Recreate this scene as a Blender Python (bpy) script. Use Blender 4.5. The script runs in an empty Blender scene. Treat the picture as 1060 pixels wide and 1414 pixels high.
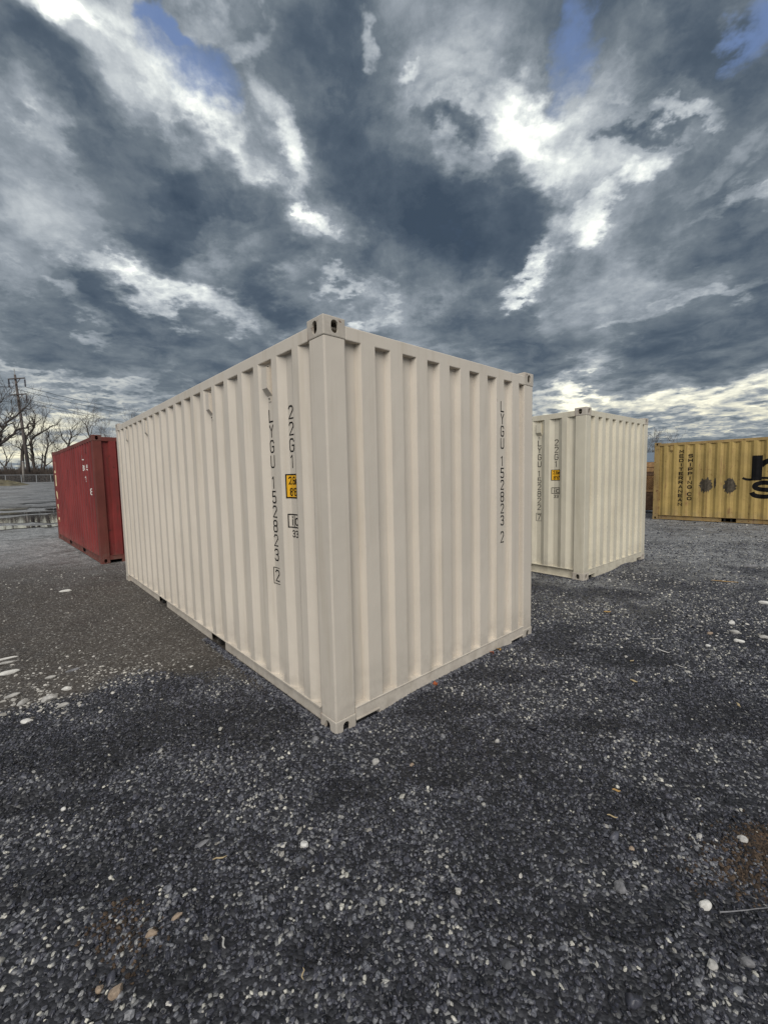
import bpy, bmesh, math, random
import numpy as np
from mathutils import Vector, Matrix
random.seed(7); RNG = np.random.default_rng(7)
R = math.radians
sc = bpy.context.scene
C = sc.collection

# ------------------------------------------------------------------ camera
FPX, PITCH, ROLL, CAMH = 581.8, -0.082, 0.0217, 1.6265      # focal length in 1060 px wide picture
cam = bpy.data.cameras.new('camera'); camo = bpy.data.objects.new('camera', cam); C.objects.link(camo)
cam.sensor_fit = 'HORIZONTAL'; cam.sensor_width = 36; cam.lens = 36 * FPX / 1060
cam.clip_start = 0.05; cam.clip_end = 6000
fw = Vector((0, math.cos(PITCH), math.sin(PITCH))); up0 = Vector((0, -math.sin(PITCH), math.cos(PITCH))); rt0 = Vector((1, 0, 0))
rt = rt0 * math.cos(ROLL) + up0 * -math.sin(ROLL) * -1 * -1
upv = rt0 * math.sin(ROLL) + up0 * math.cos(ROLL)
M = Matrix((rt, upv, -fw)).transposed().to_4x4(); M.translation = Vector((0, 0, CAMH))
camo.matrix_world = M
sc.camera = camo
def ray(px, py):
    a = (px - 530) / FPX; b = -(py - 707) / FPX
    return (rt * a + upv * b + fw).normalized()

# ------------------------------------------------------------------ light
sc.view_settings.view_transform = 'Standard'; sc.view_settings.look = 'None'
sc.view_settings.exposure = 0.99; sc.view_settings.gamma = 1; sc.view_settings.use_curve_mapping = False
SUN_EL, SUN_AZ = R(42), R(182)       # azimuth clockwise from +Y: behind the camera
sd = bpy.data.lights.new('sun', 'SUN'); sd.energy = 1.5; sd.angle = R(55); sd.color = (1, .95, .88)
so = bpy.data.objects.new('sun', sd); C.objects.link(so)
sv = Vector((math.sin(SUN_AZ) * math.cos(SUN_EL), math.cos(SUN_AZ) * math.cos(SUN_EL), math.sin(SUN_EL)))
so.rotation_euler = sv.to_track_quat('Z', 'Y').to_euler(); so.location = (0, -10, 20)

# ------------------------------------------------------------------ node helper
class NT:
    def __init__(s, tree): s.t = tree; s.n = tree.nodes; s.l = tree.links
    def node(s, typ, **kw):
        n = s.n.new(typ)
        for k, v in kw.items(): setattr(n, k, v)
        return n
    def put(s, sock, v):
        if v is None: return
        if isinstance(v, bpy.types.NodeSocket): s.l.new(v, sock)
        else: sock.default_value = v
    def math(s, op, a, b=None, c=None, clamp=False):
        n = s.node('ShaderNodeMath', operation=op, use_clamp=clamp)
        s.put(n.inputs[0], a); s.put(n.inputs[1], b); s.put(n.inputs[2], c); return n.outputs[0]
    def vmath(s, op, a, b=None, sc_=None):
        n = s.node('ShaderNodeVectorMath', operation=op)
        s.put(n.inputs[0], a); s.put(n.inputs[1], b)
        if sc_ is not None: s.put(n.inputs['Scale'], sc_)
        return n.outputs['Value' if op in ('DOT_PRODUCT', 'LENGTH') else 'Vector']
    def noise(s, vec, scale, detail=4, rough=.55, dist=0, col=False):
        n = s.node('ShaderNodeTexNoise'); s.put(n.inputs['Vector'], vec)
        n.inputs['Scale'].default_value = scale; n.inputs['Detail'].default_value = detail
        n.inputs['Roughness'].default_value = rough; n.inputs['Distortion'].default_value = dist
        return n.outputs['Color' if col else 'Fac']
    def ramp(s, fac, stops, interp='LINEAR'):
        n = s.node('ShaderNodeValToRGB'); cr = n.color_ramp; cr.interpolation = interp
        while len(cr.elements) < len(stops): cr.elements.new(.5)
        for e, (p, c) in zip(cr.elements, stops):
            e.position = p; e.color = (*c, 1) if hasattr(c, '__len__') else (c, c, c, 1)
        s.put(n.inputs[0], fac); return n.outputs[0]
    def mix(s, fac, a, b, blend='MIX'):
        n = s.node('ShaderNodeMix', data_type='RGBA', blend_type=blend)
        s.put(n.inputs[0], fac)
        for i, v in ((6, a), (7, b)):
            if isinstance(v, tuple) and len(v) == 3: v = (*v, 1)
            s.put(n.inputs[i], v)
        return n.outputs[2]
    def rng(s, v, a, b, c=0., d=1., smooth=True):
        n = s.node('ShaderNodeMapRange', interpolation_type='SMOOTHSTEP' if smooth else 'LINEAR')
        s.put(n.inputs[0], v)
        for i, x in enumerate((a, b, c, d)): n.inputs[i + 1].default_value = x
        return n.outputs[0]

# ------------------------------------------------------------------ sky: broken overcast, direction based
def lin(r, g, b):
    f = lambda c: (c / 255 / 12.92) if c <= 10 else (((c / 255) + .055) / 1.055) ** 2.4
    return (f(r), f(g), f(b))
world = bpy.data.worlds.new('World'); sc.world = world; world.use_nodes = True
w = NT(world.node_tree); w.n.clear()
sky = w.node('ShaderNodeTexSky', sky_type='NISHITA'); sky.sun_disc = False
sky.sun_elevation = SUN_EL; sky.sun_rotation = SUN_AZ; sky.air_density = 1.2; sky.ozone_density = 2
geo = w.node('ShaderNodeTexCoord'); D = w.vmath('NORMALIZE', geo.outputs['Generated'])
# stereographic chart of the sky about a fixed direction due north, 25 degrees up
c0 = Vector((0, math.cos(R(25)), math.sin(R(25)))); cu = Vector((0, -math.sin(R(25)), math.cos(R(25)))); cx = Vector((1, 0, 0))
den = w.math('ADD', w.vmath('DOT_PRODUCT', D, tuple(c0)), 1.08)
X = w.math('DIVIDE', w.vmath('DOT_PRODUCT', D, tuple(cx)), den)
Y = w.math('DIVIDE', w.vmath('DOT_PRODUCT', D, tuple(cu)), den)
cmb = w.node('ShaderNodeCombineXYZ'); w.put(cmb.inputs[0], X); w.put(cmb.inputs[1], Y); P = cmb.outputs[0]
sep = w.node('ShaderNodeSeparateXYZ'); w.put(sep.inputs[0], D)
# cloud-deck coordinates (perspective towards the horizon)
dz = w.math('ADD', w.math('MAXIMUM', sep.outputs[2], 0.0), 0.16)
cmb2 = w.node('ShaderNodeCombineXYZ')
w.put(cmb2.inputs[0], w.math('DIVIDE', sep.outputs[0], dz)); w.put(cmb2.inputs[1], w.math('DIVIDE', sep.outputs[1], dz))
K = cmb2.outputs[0]
wa = w.vmath('SUBTRACT', w.noise(K, 1.6, 5, .6, col=True), (.5, .5, .5))
wb = w.vmath('SUBTRACT', w.noise(K, 6.0, 5, .65, col=True), (.5, .5, .5))
Pw = w.vmath('ADD', P, w.vmath('ADD', w.vmath('SCALE', wa, sc_=.17), w.vmath('SCALE', wb, sc_=.07)))
def chart(px, py):
    d = ray(px, py); q = d.dot(c0) + 1.08
    return Vector((d.dot(cx) / q, d.dot(cu) / q))
def blob(px, py, rx, ry, rot, amp):
    o = chart(px, py); a = R(rot)
    e1 = chart(px + math.cos(a), py + math.sin(a)) - o; sx = e1.length * rx
    sy = (chart(px - math.sin(a), py + math.cos(a)) - o).length * ry
    # squared elliptical radius as a quadratic form of the chart position
    al = math.atan2(e1.y, e1.x); u = (math.cos(al) / (sx * 1.5), math.sin(al) / (sx * 1.5)); v = (-math.sin(al) / (sy * 1.5), math.cos(al) / (sy * 1.5))
    u0 = u[0] * o.x + u[1] * o.y; v0 = v[0] * o.x + v[1] * o.y
    q1 = w.vmath('DOT_PRODUCT', QUAD, (u[0] ** 2 + v[0] ** 2, 2 * (u[0] * u[1] + v[0] * v[1]), u[1] ** 2 + v[1] ** 2))
    q2 = w.vmath('DOT_PRODUCT', LINR, (-2 * (u[0] * u0 + v[0] * v0), -2 * (u[1] * u0 + v[1] * v0), u0 * u0 + v0 * v0))
    return w.rng(w.math('ADD', q1, q2), 1.0, -.15, 0, amp)
sp_ = w.node('ShaderNodeSeparateXYZ'); w.put(sp_.inputs[0], Pw); PX, PY = sp_.outputs[0], sp_.outputs[1]
def comb(a, b, c):
    n = w.node('ShaderNodeCombineXYZ'); w.put(n.inputs[0], a); w.put(n.inputs[1], b); w.put(n.inputs[2], c); return n.outputs[0]
QUAD = comb(w.math('MULTIPLY', PX, PX), w.math('MULTIPLY', PX, PY), w.math('MULTIPLY', PY, PY)); LINR = comb(PX, PY, 1.0)
BL = [ # bright
 (165, 85, 190, 42, 33, .40), (45, 15, 65, 42, 10, .55), (170, 15, 60, 30, 20, .5), (265, 20, 40, 28, 20, .45), (330, 60, 40, 22, -20, .5),
 (130, 130, 120, 22, 33, .25), (275, 150, 55, 22, 35, .4), (372, 160, 60, 22, 60, .5), (400, 205, 50, 22, 70, .7), (430, 325, 38, 11, 60, .6), (512, 50, 18, 12, 60, .6),
 (590, 78, 26, 14, -10, .55), (640, 40, 60, 60, 0, .18), (715, 155, 75, 42, 0, .75), (745, 205, 85, 38, 28, .62), (650, 200, 50, 24, -35, .45),
 (725, 120, 55, 28, 0, .3), (905, 180, 42, 16, 24, .65), (835, 265, 40, 16, -60, .4), (780, 320, 70, 20, -42, .48), (712, 380, 34, 14, -30, .5),
 (285, 405, 60, 24, 20, .65), (215, 395, 60, 14, 12, .35), (140, 350, 80, 20, 8, .38), (90, 402, 48, 12, 25, .4), (468, 410, 20, 11, 0, .55),
 (1040, 20, 70, 40, -60, .5), (1030, 262, 70, 12, -28, .35), (990, 215, 50, 14, -40, .2), (30, 190, 50, 30, 30, .22), (60, 300, 70, 30, 20, .15),
 (900, 552, 230, 20, 0, .5), (780, 545, 80, 14, 0, .35), (1020, 545, 120, 16, 0, .3), (980, 597, 160, 9, -2, .35),
 (150, 540, 110, 11, 4, .42), (30, 512, 60, 9, 0, .4), (50, 615, 190, 42, 0, .70), (150, 575, 120, 12, 0, .25),
 (560, 505, 60, 10, 0, .12), (450, 330, 60, 40, 0, .10), (950, 410, 90, 12, -15, .16), (760, 430, 60, 12, -10, .12), (300, 315, 40, 12, 0, .16),
 (180, 110, 230, 80, 33, .22), (390, 200, 80, 70, 60, .22), (720, 190, 170, 110, 15, .26), (900, 190, 90, 45, 20, .2), (800, 310, 120, 50, -45, .22), (270, 400, 130, 45, 15, .18), (120, 370, 140, 50, 10, .12),
 (430, 330, 45, 40, 50, .25), (480, 420, 60, 25, 0, .16), (1000, 230, 110, 40, -35, .15), (590, 90, 70, 40, 0, .15), (520, 60, 40, 50, 70, .1), (560, 350, 120, 30, 5, .10), (900, 545, 260, 40, 0, .14), (120, 560, 200, 60, 0, .12),
 # dark
 (190, 215, 200, 62, 30, -.34), (320, 320, 120, 62, 15, -.36), (80, 120, 70, 34, 25, -.34), (480, 90, 75, 110, 0, -.36),
 (520, 270, 80, 95, 0, -.30), (655, 300, 130, 62, 10, -.36), (940, 262, 80, 72, 20, -.38), (850, 195, 42, 14, 10, -.55), (635, 172, 36, 17, 10, -.5),
 (930, 95, 80, 55, -30, -.20), (170, 405, 100, 26, 22, -.34), (860, 450, 230, 52, 0, -.20), (90, 470, 150, 28, 0, -.14), (400, 470, 120, 26, 0, -.12),
 (620, 460, 150, 36, 0, -.16), (1020, 340, 70, 50, 0, -.10), (350, 385, 60, 22, 0, -.2), (760, 260, 40, 24, 0, -.15)]
acc = None
for b in BL:
    v = blob(*b); acc = v if acc is None else w.math('ADD', acc, v)
blue = None
for b in [(258, 100, 80, 42, 40, 1.15), (225, 25, 30, 18, 40, .8), (90, 35, 30, 14, -30, .5), (788, 72, 28, 70, 8, 1.), (1005, 45, 26, 50, -20, .9), (560, 50, 70, 30, 0, .35), (10, 95, 20, 30, 0, .4)]:
    v = blob(*b); blue = v if blue is None else w.math('ADD', blue, v)
f1 = w.noise(K, 1.7, 6, .55, .2); f2 = w.noise(P, 6.5, 9, .60, .35); f3 = w.noise(Pw, 17.0, 7, .60, .6); f4 = w.noise(K, 5.5, 7, .6, .5)
el = sep.outputs[2]; hi = w.rng(el, .12, .45, 0, 1)
fb = w.math('MULTIPLY', w.math('SUBTRACT', f1, .5), .40)
fb = w.math('ADD', fb, w.math('MULTIPLY', w.math('MULTIPLY', w.math('SUBTRACT', f2, .5), 1.45), w.math('ADD', .35, w.math('MULTIPLY', hi, .65))))
fb = w.math('ADD', fb, w.math('MULTIPLY', w.math('SUBTRACT', f3, .5), w.math('ADD', .16, w.math('MULTIPLY', hi, .24))))
fb = w.math('ADD', fb, w.math('MULTIPLY', w.math('SUBTRACT', f4, .5), w.math('SUBTRACT', .75, w.math('MULTIPLY', hi, .45))))
# small bright chinks where the deck is thin
chink = w.math('MULTIPLY', w.rng(w.noise(Pw, 11.0, 5, .55, .4), .52, .76), w.rng(acc, -.22, .22, 0., .40))
gain = w.math('ADD', .85, w.math('MULTIPLY', w.math('MAXIMUM', acc, 0), .9))
val = w.math('ADD', w.math('ADD', w.math('ADD', w.math('MULTIPLY', acc, .50), .35), w.math('MULTIPLY', fb, gain)), chink)
SKYK = 0.62
def sk(r, g, b): return tuple(SKYK * x for x in lin(r, g, b))
cl = w.ramp(val, [(0, sk(58, 71, 86)), (.18, sk(76, 88, 101)), (.34, sk(103, 113, 122)), (.50, sk(138, 146, 154)), (.68, sk(178, 184, 188)), (.86, sk(214, 219, 217)), (1, sk(246, 248, 240))])
warm = w.rng(sep.outputs[2], .30, .03, 0, 1)
cl = w.mix(w.math('MULTIPLY', warm, w.rng(val, .4, .8, .15, 1.)), cl, (1.12, 1.02, .80), 'MULTIPLY')
bluec = w.mix(.6, w.vmath('SCALE', sky.outputs[0], sc_=.055), sk(112, 134, 180))
cloudmix = w.rng(w.math('ADD', w.math('MULTIPLY', blue, .9), w.math('MULTIPLY', fb, -1.6)), .34, 1.25, 0, .9)
colr = w.mix(cloudmix, cl, bluec)
colr = w.mix(w.rng(sep.outputs[2], -.002, -.03, 0, 1), colr, (.06, .06, .06))
bg = w.node('ShaderNodeBackground'); w.put(bg.inputs[0], w.vmath('SCALE', colr, sc_=10.)); bg.inputs[1].default_value = 0.1
ow = w.node('ShaderNodeOutputWorld'); w.l.new(bg.outputs[0], ow.inputs[0])
world.cycles.sampling_method = 'MANUAL'; world.cycles.sample_map_resolution = 512

# ------------------------------------------------------------------ object helpers
def tag(o, label=None, cat=None, group=None, kind=None):
    for k, v in (('label', label), ('category', cat), ('group', group), ('kind', kind)):
        if v: o[k] = v
    return o
def link(name, me, mat=None, parent=None):
    o = bpy.data.objects.new(name, me); C.objects.link(o)
    if mat and me: me.materials.append(mat)
    if parent: o.parent = parent
    return o
def empty(name, loc=(0, 0, 0), rz=0.):
    o = bpy.data.objects.new(name, None); C.objects.link(o); o.location = loc; o.rotation_euler = (0, 0, rz); return o
class MB:
    def __init__(s): s.v = []; s.f = []
    def box(s, x0, x1, y0, y1, z0, z1):
        n = len(s.v)
        s.v += [(x, y, z) for z in (z0, z1) for y in (y0, y1) for x in (x0, x1)]
        s.f += [tuple(n + i for i in q) for q in ((0, 2, 3, 1), (4, 5, 7, 6), (0, 1, 5, 4), (2, 6, 7, 3), (0, 4, 6, 2), (1, 3, 7, 5))]
        return s
    def tube(s, pts, rad, k=6, cap=False):
        pts = [Vector(p) for p in pts]; n0 = len(s.v); N = len(pts)
        if not hasattr(rad, '__len__'): rad = [rad] * N
        for i, p in enumerate(pts):
            t = (pts[min(i + 1, N - 1)] - pts[max(i - 1, 0)]).normalized()
            a = t.cross(Vector((.31, .22, .93)) if abs(t.z) < .9 else Vector((1, 0, 0))).normalized(); b = t.cross(a)
            for j in range(k):
                an = 2 * math.pi * j / k; q = p + (a * math.cos(an) + b * math.sin(an)) * rad[i]; s.v.append(tuple(q))
        for i in range(N - 1):
            for j in range(k):
                j2 = (j + 1) % k
                s.f.append((n0 + i * k + j, n0 + i * k + j2, n0 + (i + 1) * k + j2, n0 + (i + 1) * k + j))
        if cap:
            s.f.append(tuple(n0 + j for j in reversed(range(k)))); s.f.append(tuple(n0 + (N - 1) * k + j for j in range(k)))
        return s
    def mesh(s, name, bevel=0, smooth=False):
        me = bpy.data.meshes.new(name); me.from_pydata(s.v, [], s.f); me.update()
        if bevel:
            bm = bmesh.new(); bm.from_mesh(me)
            bmesh.ops.bevel(bm, geom=bm.edges[:], offset=bevel, segments=2, affect='EDGES', profile=.6)
            bm.to_mesh(me); bm.free()
        if smooth: me.shade_smooth()
        return me
    def build(s, name, mat=None, parent=None, bevel=0, smooth=False): return link(name, s.mesh(name, bevel, smooth), mat, parent)

# ------------------------------------------------------------------ materials
def new_mat(name):
    m = bpy.data.materials.new(name); m.use_nodes = True; t = NT(m.node_tree)
    b = t.n['Principled BSDF']; return m, t, b
def flat(name, col, rough=.7, metal=0, var=.15, scale=6., bump=0.):
    m, t, b = new_mat(name); tc = t.node('ShaderNodeTexCoord').outputs['Object']
    nz = t.noise(tc, scale, 5, .6)
    t.put(b.inputs['Base Color'], t.mix(t.rng(nz, .3, .7), tuple(c * (1 - var) for c in col), tuple(min(1, c * (1 + var)) for c in col)))
    b.inputs['Roughness'].default_value = rough; b.inputs['Metallic'].default_value = metal
    if bump:
        bp = t.node('ShaderNodeBump'); bp.inputs['Distance'].default_value = bump; t.put(bp.inputs['Height'], nz); t.l.new(bp.outputs[0], b.inputs['Normal'])
    return m
def paint(name, col, rust=0.0, dirt=.3, rough=.42, rustcol=(.13, .05, .025), fade=.1, dents=.002):
    m, t, b = new_mat(name); g = t.node('ShaderNodeTexCoord').outputs['Object']
    mp = t.node('ShaderNodeMapping'); t.put(mp.inputs[0], g); mp.inputs['Scale'].default_value = (9, 9, .45); st = mp.outputs[0]
    big = t.noise(g, 1.1, 4, .6); streak = t.noise(st, 1.4, 5, .6); fine = t.noise(g, 60, 4, .6)
    c = t.mix(t.rng(big, .3, .7), tuple(x * (1 - fade) for x in col), tuple(min(.9, x * (1 + fade * .6)) for x in col))
    dm = t.math('MULTIPLY', t.rng(streak, .48, .75), dirt)
    c = t.mix(dm, c, tuple(x * y for x, y in zip(col, (.62, .58, .50))))
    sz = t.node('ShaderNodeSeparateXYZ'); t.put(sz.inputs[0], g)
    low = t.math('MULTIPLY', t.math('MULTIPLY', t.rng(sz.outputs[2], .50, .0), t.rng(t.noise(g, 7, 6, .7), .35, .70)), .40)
    mp2 = t.node('ShaderNodeMapping'); t.put(mp2.inputs[0], g); mp2.inputs['Scale'].default_value = (40, 40, 5)
    scr = t.math('MULTIPLY', t.rng(t.noise(mp2.outputs[0], 1., 3, .5), .745, .775), t.rng(t.noise(g, 2.3, 2, .5), .5, .58))
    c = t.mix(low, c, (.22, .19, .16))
    # sparse chips
    chip = t.math('MULTIPLY', t.rng(t.noise(g, 13, 7, .75), .74 - rust * .16, .77 - rust * .15), 1.)
    c = t.mix(chip, c, rustcol); c = t.mix(t.math('MULTIPLY', scr, .75), c, tuple(x * 1.6 for x in rustcol))
    if rust > .3:
        rs = t.math('MULTIPLY', t.rng(t.noise(st, 1.0, 6, .75), .60 - rust * .14, .70), .9)
        c = t.mix(t.math('MULTIPLY', rs, t.rng(t.noise(g, 3.1, 5, .6), .42, .62)), c, tuple(x * 1.5 for x in rustcol))
    t.put(b.inputs['Base Color'], c)
    t.put(b.inputs['Roughness'], t.rng(streak, .3, .7, rough - .06, rough + .12))
    b.inputs['Specular IOR Level'].default_value = .35
    bp = t.node('ShaderNodeBump'); bp.inputs['Distance'].default_value = 1.; 
    h = t.math('ADD', t.math('MULTIPLY', t.noise(g, 3.2, 3, .5), dents * 2.2), t.math('MULTIPLY', fine, .00012))
    t.put(bp.inputs['Height'], h); t.l.new(bp.outputs[0], b.inputs['Normal'])
    return m
BEIGE = (.645, .588, .510)
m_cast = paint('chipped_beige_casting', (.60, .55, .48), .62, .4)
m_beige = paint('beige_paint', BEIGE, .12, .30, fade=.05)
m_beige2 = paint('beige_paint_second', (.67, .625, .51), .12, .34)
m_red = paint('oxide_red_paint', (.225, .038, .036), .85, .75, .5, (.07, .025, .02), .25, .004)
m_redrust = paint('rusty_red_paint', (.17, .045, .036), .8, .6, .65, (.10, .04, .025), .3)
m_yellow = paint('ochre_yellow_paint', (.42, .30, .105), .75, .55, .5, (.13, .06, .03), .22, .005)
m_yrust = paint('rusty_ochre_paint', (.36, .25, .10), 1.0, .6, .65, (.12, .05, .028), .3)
m_black = flat('black_lettering', (.008, .008, .009), .8, var=.3)
m_black.node_tree.nodes['Principled BSDF'].inputs['Specular IOR Level'].default_value = .12
m_grey = flat('bleached_grey_primer', (.065, .052, .036), .8, var=.45, scale=14)
m_white = flat('white_lettering', (.7, .68, .64), .5, var=.2)
m_cream = flat('cream_lettering', (.62, .50, .30), .6, var=.3)
m_orange = flat('sticker_yellow', (.78, .42, .02), .4, var=.06)
m_dark = flat('underframe_black', (.012, .012, .012), .9)
m_wood = flat('plywood_floor', (.12, .08, .05), .8)
m_steel = flat('galvanised_steel', (.33, .34, .35), .5, .3, .2, 20)
m_cavity = flat('casting_inside', (.07, .06, .05), .8)

# ------------------------------------------------------------------ container parts
def hole_prism(cx_, cz_, w_, h_, axis, d0, d1, k=10):
    """vertical stadium prism running along axis 'x' or 'y' between d0 and d1"""
    r = w_ / 2; pts = []
    for i in range(k + 1):
        a = math.pi * i / k; pts.append((cx_ + r * math.cos(a), cz_ + (h_ / 2 - r) + r * math.sin(a)))
    for i in range(k + 1):
        a = math.pi + math.pi * i / k; pts.append((cx_ + r * math.cos(a), cz_ - (h_ / 2 - r) + r * math.sin(a)))
    mb = MB(); n = len(pts)
    for d in (d0, d1):
        for p, q in pts: mb.v.append((d, p, q) if axis == 'x' else (p, d, q))
    mb.f.append(tuple(range(n))); mb.f.append(tuple(reversed(range(n, 2 * n))))
    for i in range(n): j = (i + 1) % n; mb.f.append((i, n + i, n + j, j))
    me = mb.mesh('cut'); bm = bmesh.new(); bm.from_mesh(me); bmesh.ops.recalc_face_normals(bm, faces=bm.faces); bm.to_mesh(me); bm.free(); return me
def casting_mesh():
    base = bpy.data.objects.new('cast', MB().box(0, .162, 0, .178, 0, .118).mesh('cast', .007)); C.objects.link(base)
    cuts = [MB().box(.014, .148, .014, .164, .014, .104).mesh('cut'), hole_prism(.092, .058, .052, .078, 'x', -.02, .03),
            hole_prism(.082, .058, .052, .078, 'y', -.02, .03)]
    hz = MB().box(.055, .112, .035, .145, .09, .14).mesh('cut'); cuts.append(hz)
    tmp = []
    for i, c in enumerate(cuts):
        o = bpy.data.objects.new('cut', c); C.objects.link(o); tmp.append(o)
        md = base.modifiers.new('b%d' % i, 'BOOLEAN'); md.object = o; md.operation = 'DIFFERENCE'; md.solver = 'EXACT'
    dg = bpy.context.evaluated_depsgraph_get(); me = bpy.data.meshes.new_from_object(base.evaluated_get(dg))
    for o in tmp + [base]: bpy.data.objects.remove(o)
    me.name = 'corner_casting'; return me
CAST = casting_mesh()

def profile(a, b, first, pitch, n, flat_w, slope, depth):
    """list of (s, d): recess depth d along the wall from a to b; n outer flats, first one starts at 'first'"""
    pts = [(a, depth)]
    for k in range(n):
        s0 = first + k * pitch
        pts += [(s0 - slope, depth), (s0, 0), (s0 + flat_w, 0), (s0 + flat_w + slope, depth)]
    pts.append((b, depth)); return pts
def prof_at(pf, s):
    return float(np.interp(s, [p[0] for p in pf], [p[1] for p in pf]))
def wall_mesh(pf, z0, z1, axis, base, outw, thick=.004, dent=0., seed=0):
    """corrugated sheet. axis 'x': runs along x at y=base, outward sign outw; axis 'y' likewise"""
    mb = MB(); zs = [z0 + (z1 - z0) * i / 12 for i in range(13)]; n = len(pf); rnd = random.Random(seed)
    for lay in (0, 1):
        for z in zs:
            for s, d in pf:
                dd = d + .002 + (rnd.uniform(-dent, dent) if 0 < zs.index(z) < 12 and 0 < d + .001 else 0) + (thick if lay else 0)
                q = base - outw * dd
                mb.v.append((s, q, z) if axis == 'x' else (q, s, z))
    N = n * len(zs)
    for lay in (0, 1):
        for i in range(len(zs) - 1):
            for j in range(n - 1):
                a = lay * N + i * n + j; f = (a, a + 1, a + n + 1, a + n)
                mb.f.append(f if not lay else f[::-1])
    me = mb.mesh('wall_panel'); bm = bmesh.new(); bm.from_mesh(me)
    bm.normal_update(); bm.to_mesh(me); bm.free(); return me
# stroke font -------------------------------------------------------
G = {'L': [[(0, 1), (0, 0), (1, 0)]], 'Y': [[(0, 1), (.5, .5), (1, 1)], [(.5, .5), (.5, 0)]],
 'G': [[(1, .8), (.8, 1), (.2, 1), (0, .82), (0, .18), (.2, 0), (.8, 0), (1, .18), (1, .48), (.55, .48)]],
 'U': [[(0, 1), (0, .15), (.2, 0), (.8, 0), (1, .15), (1, 1)]], '1': [[(.15, .84), (.5, 1), (.5, 0)]],
 'l': [[(.18, 1), (.18, 0)]], '5': [[(.95, 1), (.08, 1), (.04, .56), (.75, .6), (1, .45), (1, .15), (.8, 0), (.2, 0), (0, .14)]],
 '2': [[(0, .82), (.2, 1), (.8, 1), (1, .85), (1, .65), (0, .02), (1, .02)]],
 '8': [[(.2, .53), (0, .68), (0, .86), (.2, 1), (.8, 1), (1, .86), (1, .68), (.8, .53), (.2, .53), (0, .4), (0, .14), (.2, 0), (.8, 0), (1, .14), (1, .4), (.8, .53)]],
 '3': [[(0, .86), (.2, 1), (.8, 1), (1, .86), (1, .66), (.75, .53), (.35, .53)], [(.75, .53), (1, .4), (1, .14), (.8, 0), (.2, 0), (0, .14)]],
 '7': [[(0, 1), (1, 1), (.35, 0)]], '6': [[(1, .85), (.8, 1), (.2, 1), (0, .85), (0, .15), (.2, 0), (.8, 0), (1, .15), (1, .4), (.8, .55), (0, .5)]],
 'm': [[(0, 0), (0, .65)], [(0, .5), (.25, .65), (.5, .5), (.5, 0)], [(.5, .5), (.75, .65), (1, .5), (1, 0)]], '.': [[(.4, .0), (.4, .1)]],
 "'": [[(.5, 1), (.5, .7)]], '"': [[(.3, 1), (.3, .7)], [(.7, 1), (.7, .7)]], 'i': [[(.5, 0), (.5, .62)], [(.5, .85), (.5, 1)]],
 'c': [[(1, .8), (.8, 1), (.2, 1), (0, .8), (0, .2), (.2, 0), (.8, 0), (1, .2)]], 'C': [[(1, .8), (.8, 1), (.2, 1), (0, .8), (0, .2), (.2, 0), (.8, 0), (1, .2)]],
 'M': [[(0, 0), (0, 1), (.5, .35), (1, 1), (1, 0)]], 'E': [[(1, 1), (0, 1), (0, 0), (1, 0)], [(0, .5), (.85, .5)]],
 'D': [[(0, 0), (0, 1), (.7, 1), (1, .75), (1, .25), (.7, 0), (0, 0)]], 'I': [[(.5, 0), (.5, 1)]], 'T': [[(0, 1), (1, 1)], [(.5, 1), (.5, 0)]],
 'R': [[(0, 0), (0, 1), (.8, 1), (1, .86), (1, .62), (.8, .48), (0, .48)], [(.55, .48), (1, 0)]], 'A': [[(0, 0), (.5, 1), (1, 0)], [(.2, .35), (.8, .35)]],
 'N': [[(0, 0), (0, 1), (1, 0), (1, 1)]], 'S': [[(1, .84), (.8, 1), (.2, 1), (0, .84), (0, .64), (.2, .52), (.8, .48), (1, .36), (1, .15), (.8, 0), (.2, 0), (0, .16)]],
 'H': [[(0, 0), (0, 1)], [(1, 0), (1, 1)], [(0, .5), (1, .5)]], 'P': [[(0, 0), (0, 1), (.8, 1), (1, .86), (1, .6), (.8, .46), (0, .46)]],
 'O': [[(.2, 0), (0, .2), (0, .8), (.2, 1), (.8, 1), (1, .8), (1, .2), (.8, 0), (.2, 0)]]}
def stroke(polys, width, lift=0.):
    """flat ribbons in (s,z); returns list of quads with lift"""
    out = []
    for pi_, pl in enumerate(polys):
        pl = [Vector(p) for p in pl]; n = len(pl); closed = (pl[0] - pl[-1]).length < 1e-6
        L_, R_ = [], []
        for i in range(n):
            a = pl[i - 1] if i else (pl[-2] if closed else None); b = pl[i + 1] if i < n - 1 else (pl[1] if closed else None)
            d1 = (pl[i] - a).normalized() if a is not None else None; d2 = (b - pl[i]).normalized() if b is not None else None
            d1 = d1 or d2; d2 = d2 or d1
            n1 = Vector((-d1.y, d1.x)); n2 = Vector((-d2.y, d2.x)); m_ = (n1 + n2)
            m_ = m_.normalized() if m_.length > .2 else n1
            k = min(1.6, 1 / max(.3, m_.dot(n1))) * width / 2
            ext = Vector((0, 0))
            if not closed and i == 0: ext = -d1 * width * .35
            if not closed and i == n - 1: ext = d2 * width * .35
            L_.append(pl[i] + m_ * k + ext); R_.append(pl[i] - m_ * k + ext)
        for i in range(n - 1): out.append(([L_[i], L_[i + 1], R_[i + 1], R_[i]], pi_ * .0003 + lift))
    return out
def glyph(ch, s0, s1, z0, z1, width, flip=1):
    if ch not in G: return []
    pols = [[(s0 + (s1 - s0) * (x if flip > 0 else 1 - x), z0 + (z1 - z0) * y) for x, y in pl] for pl in G[ch]]
    return stroke(pols, width)
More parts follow.
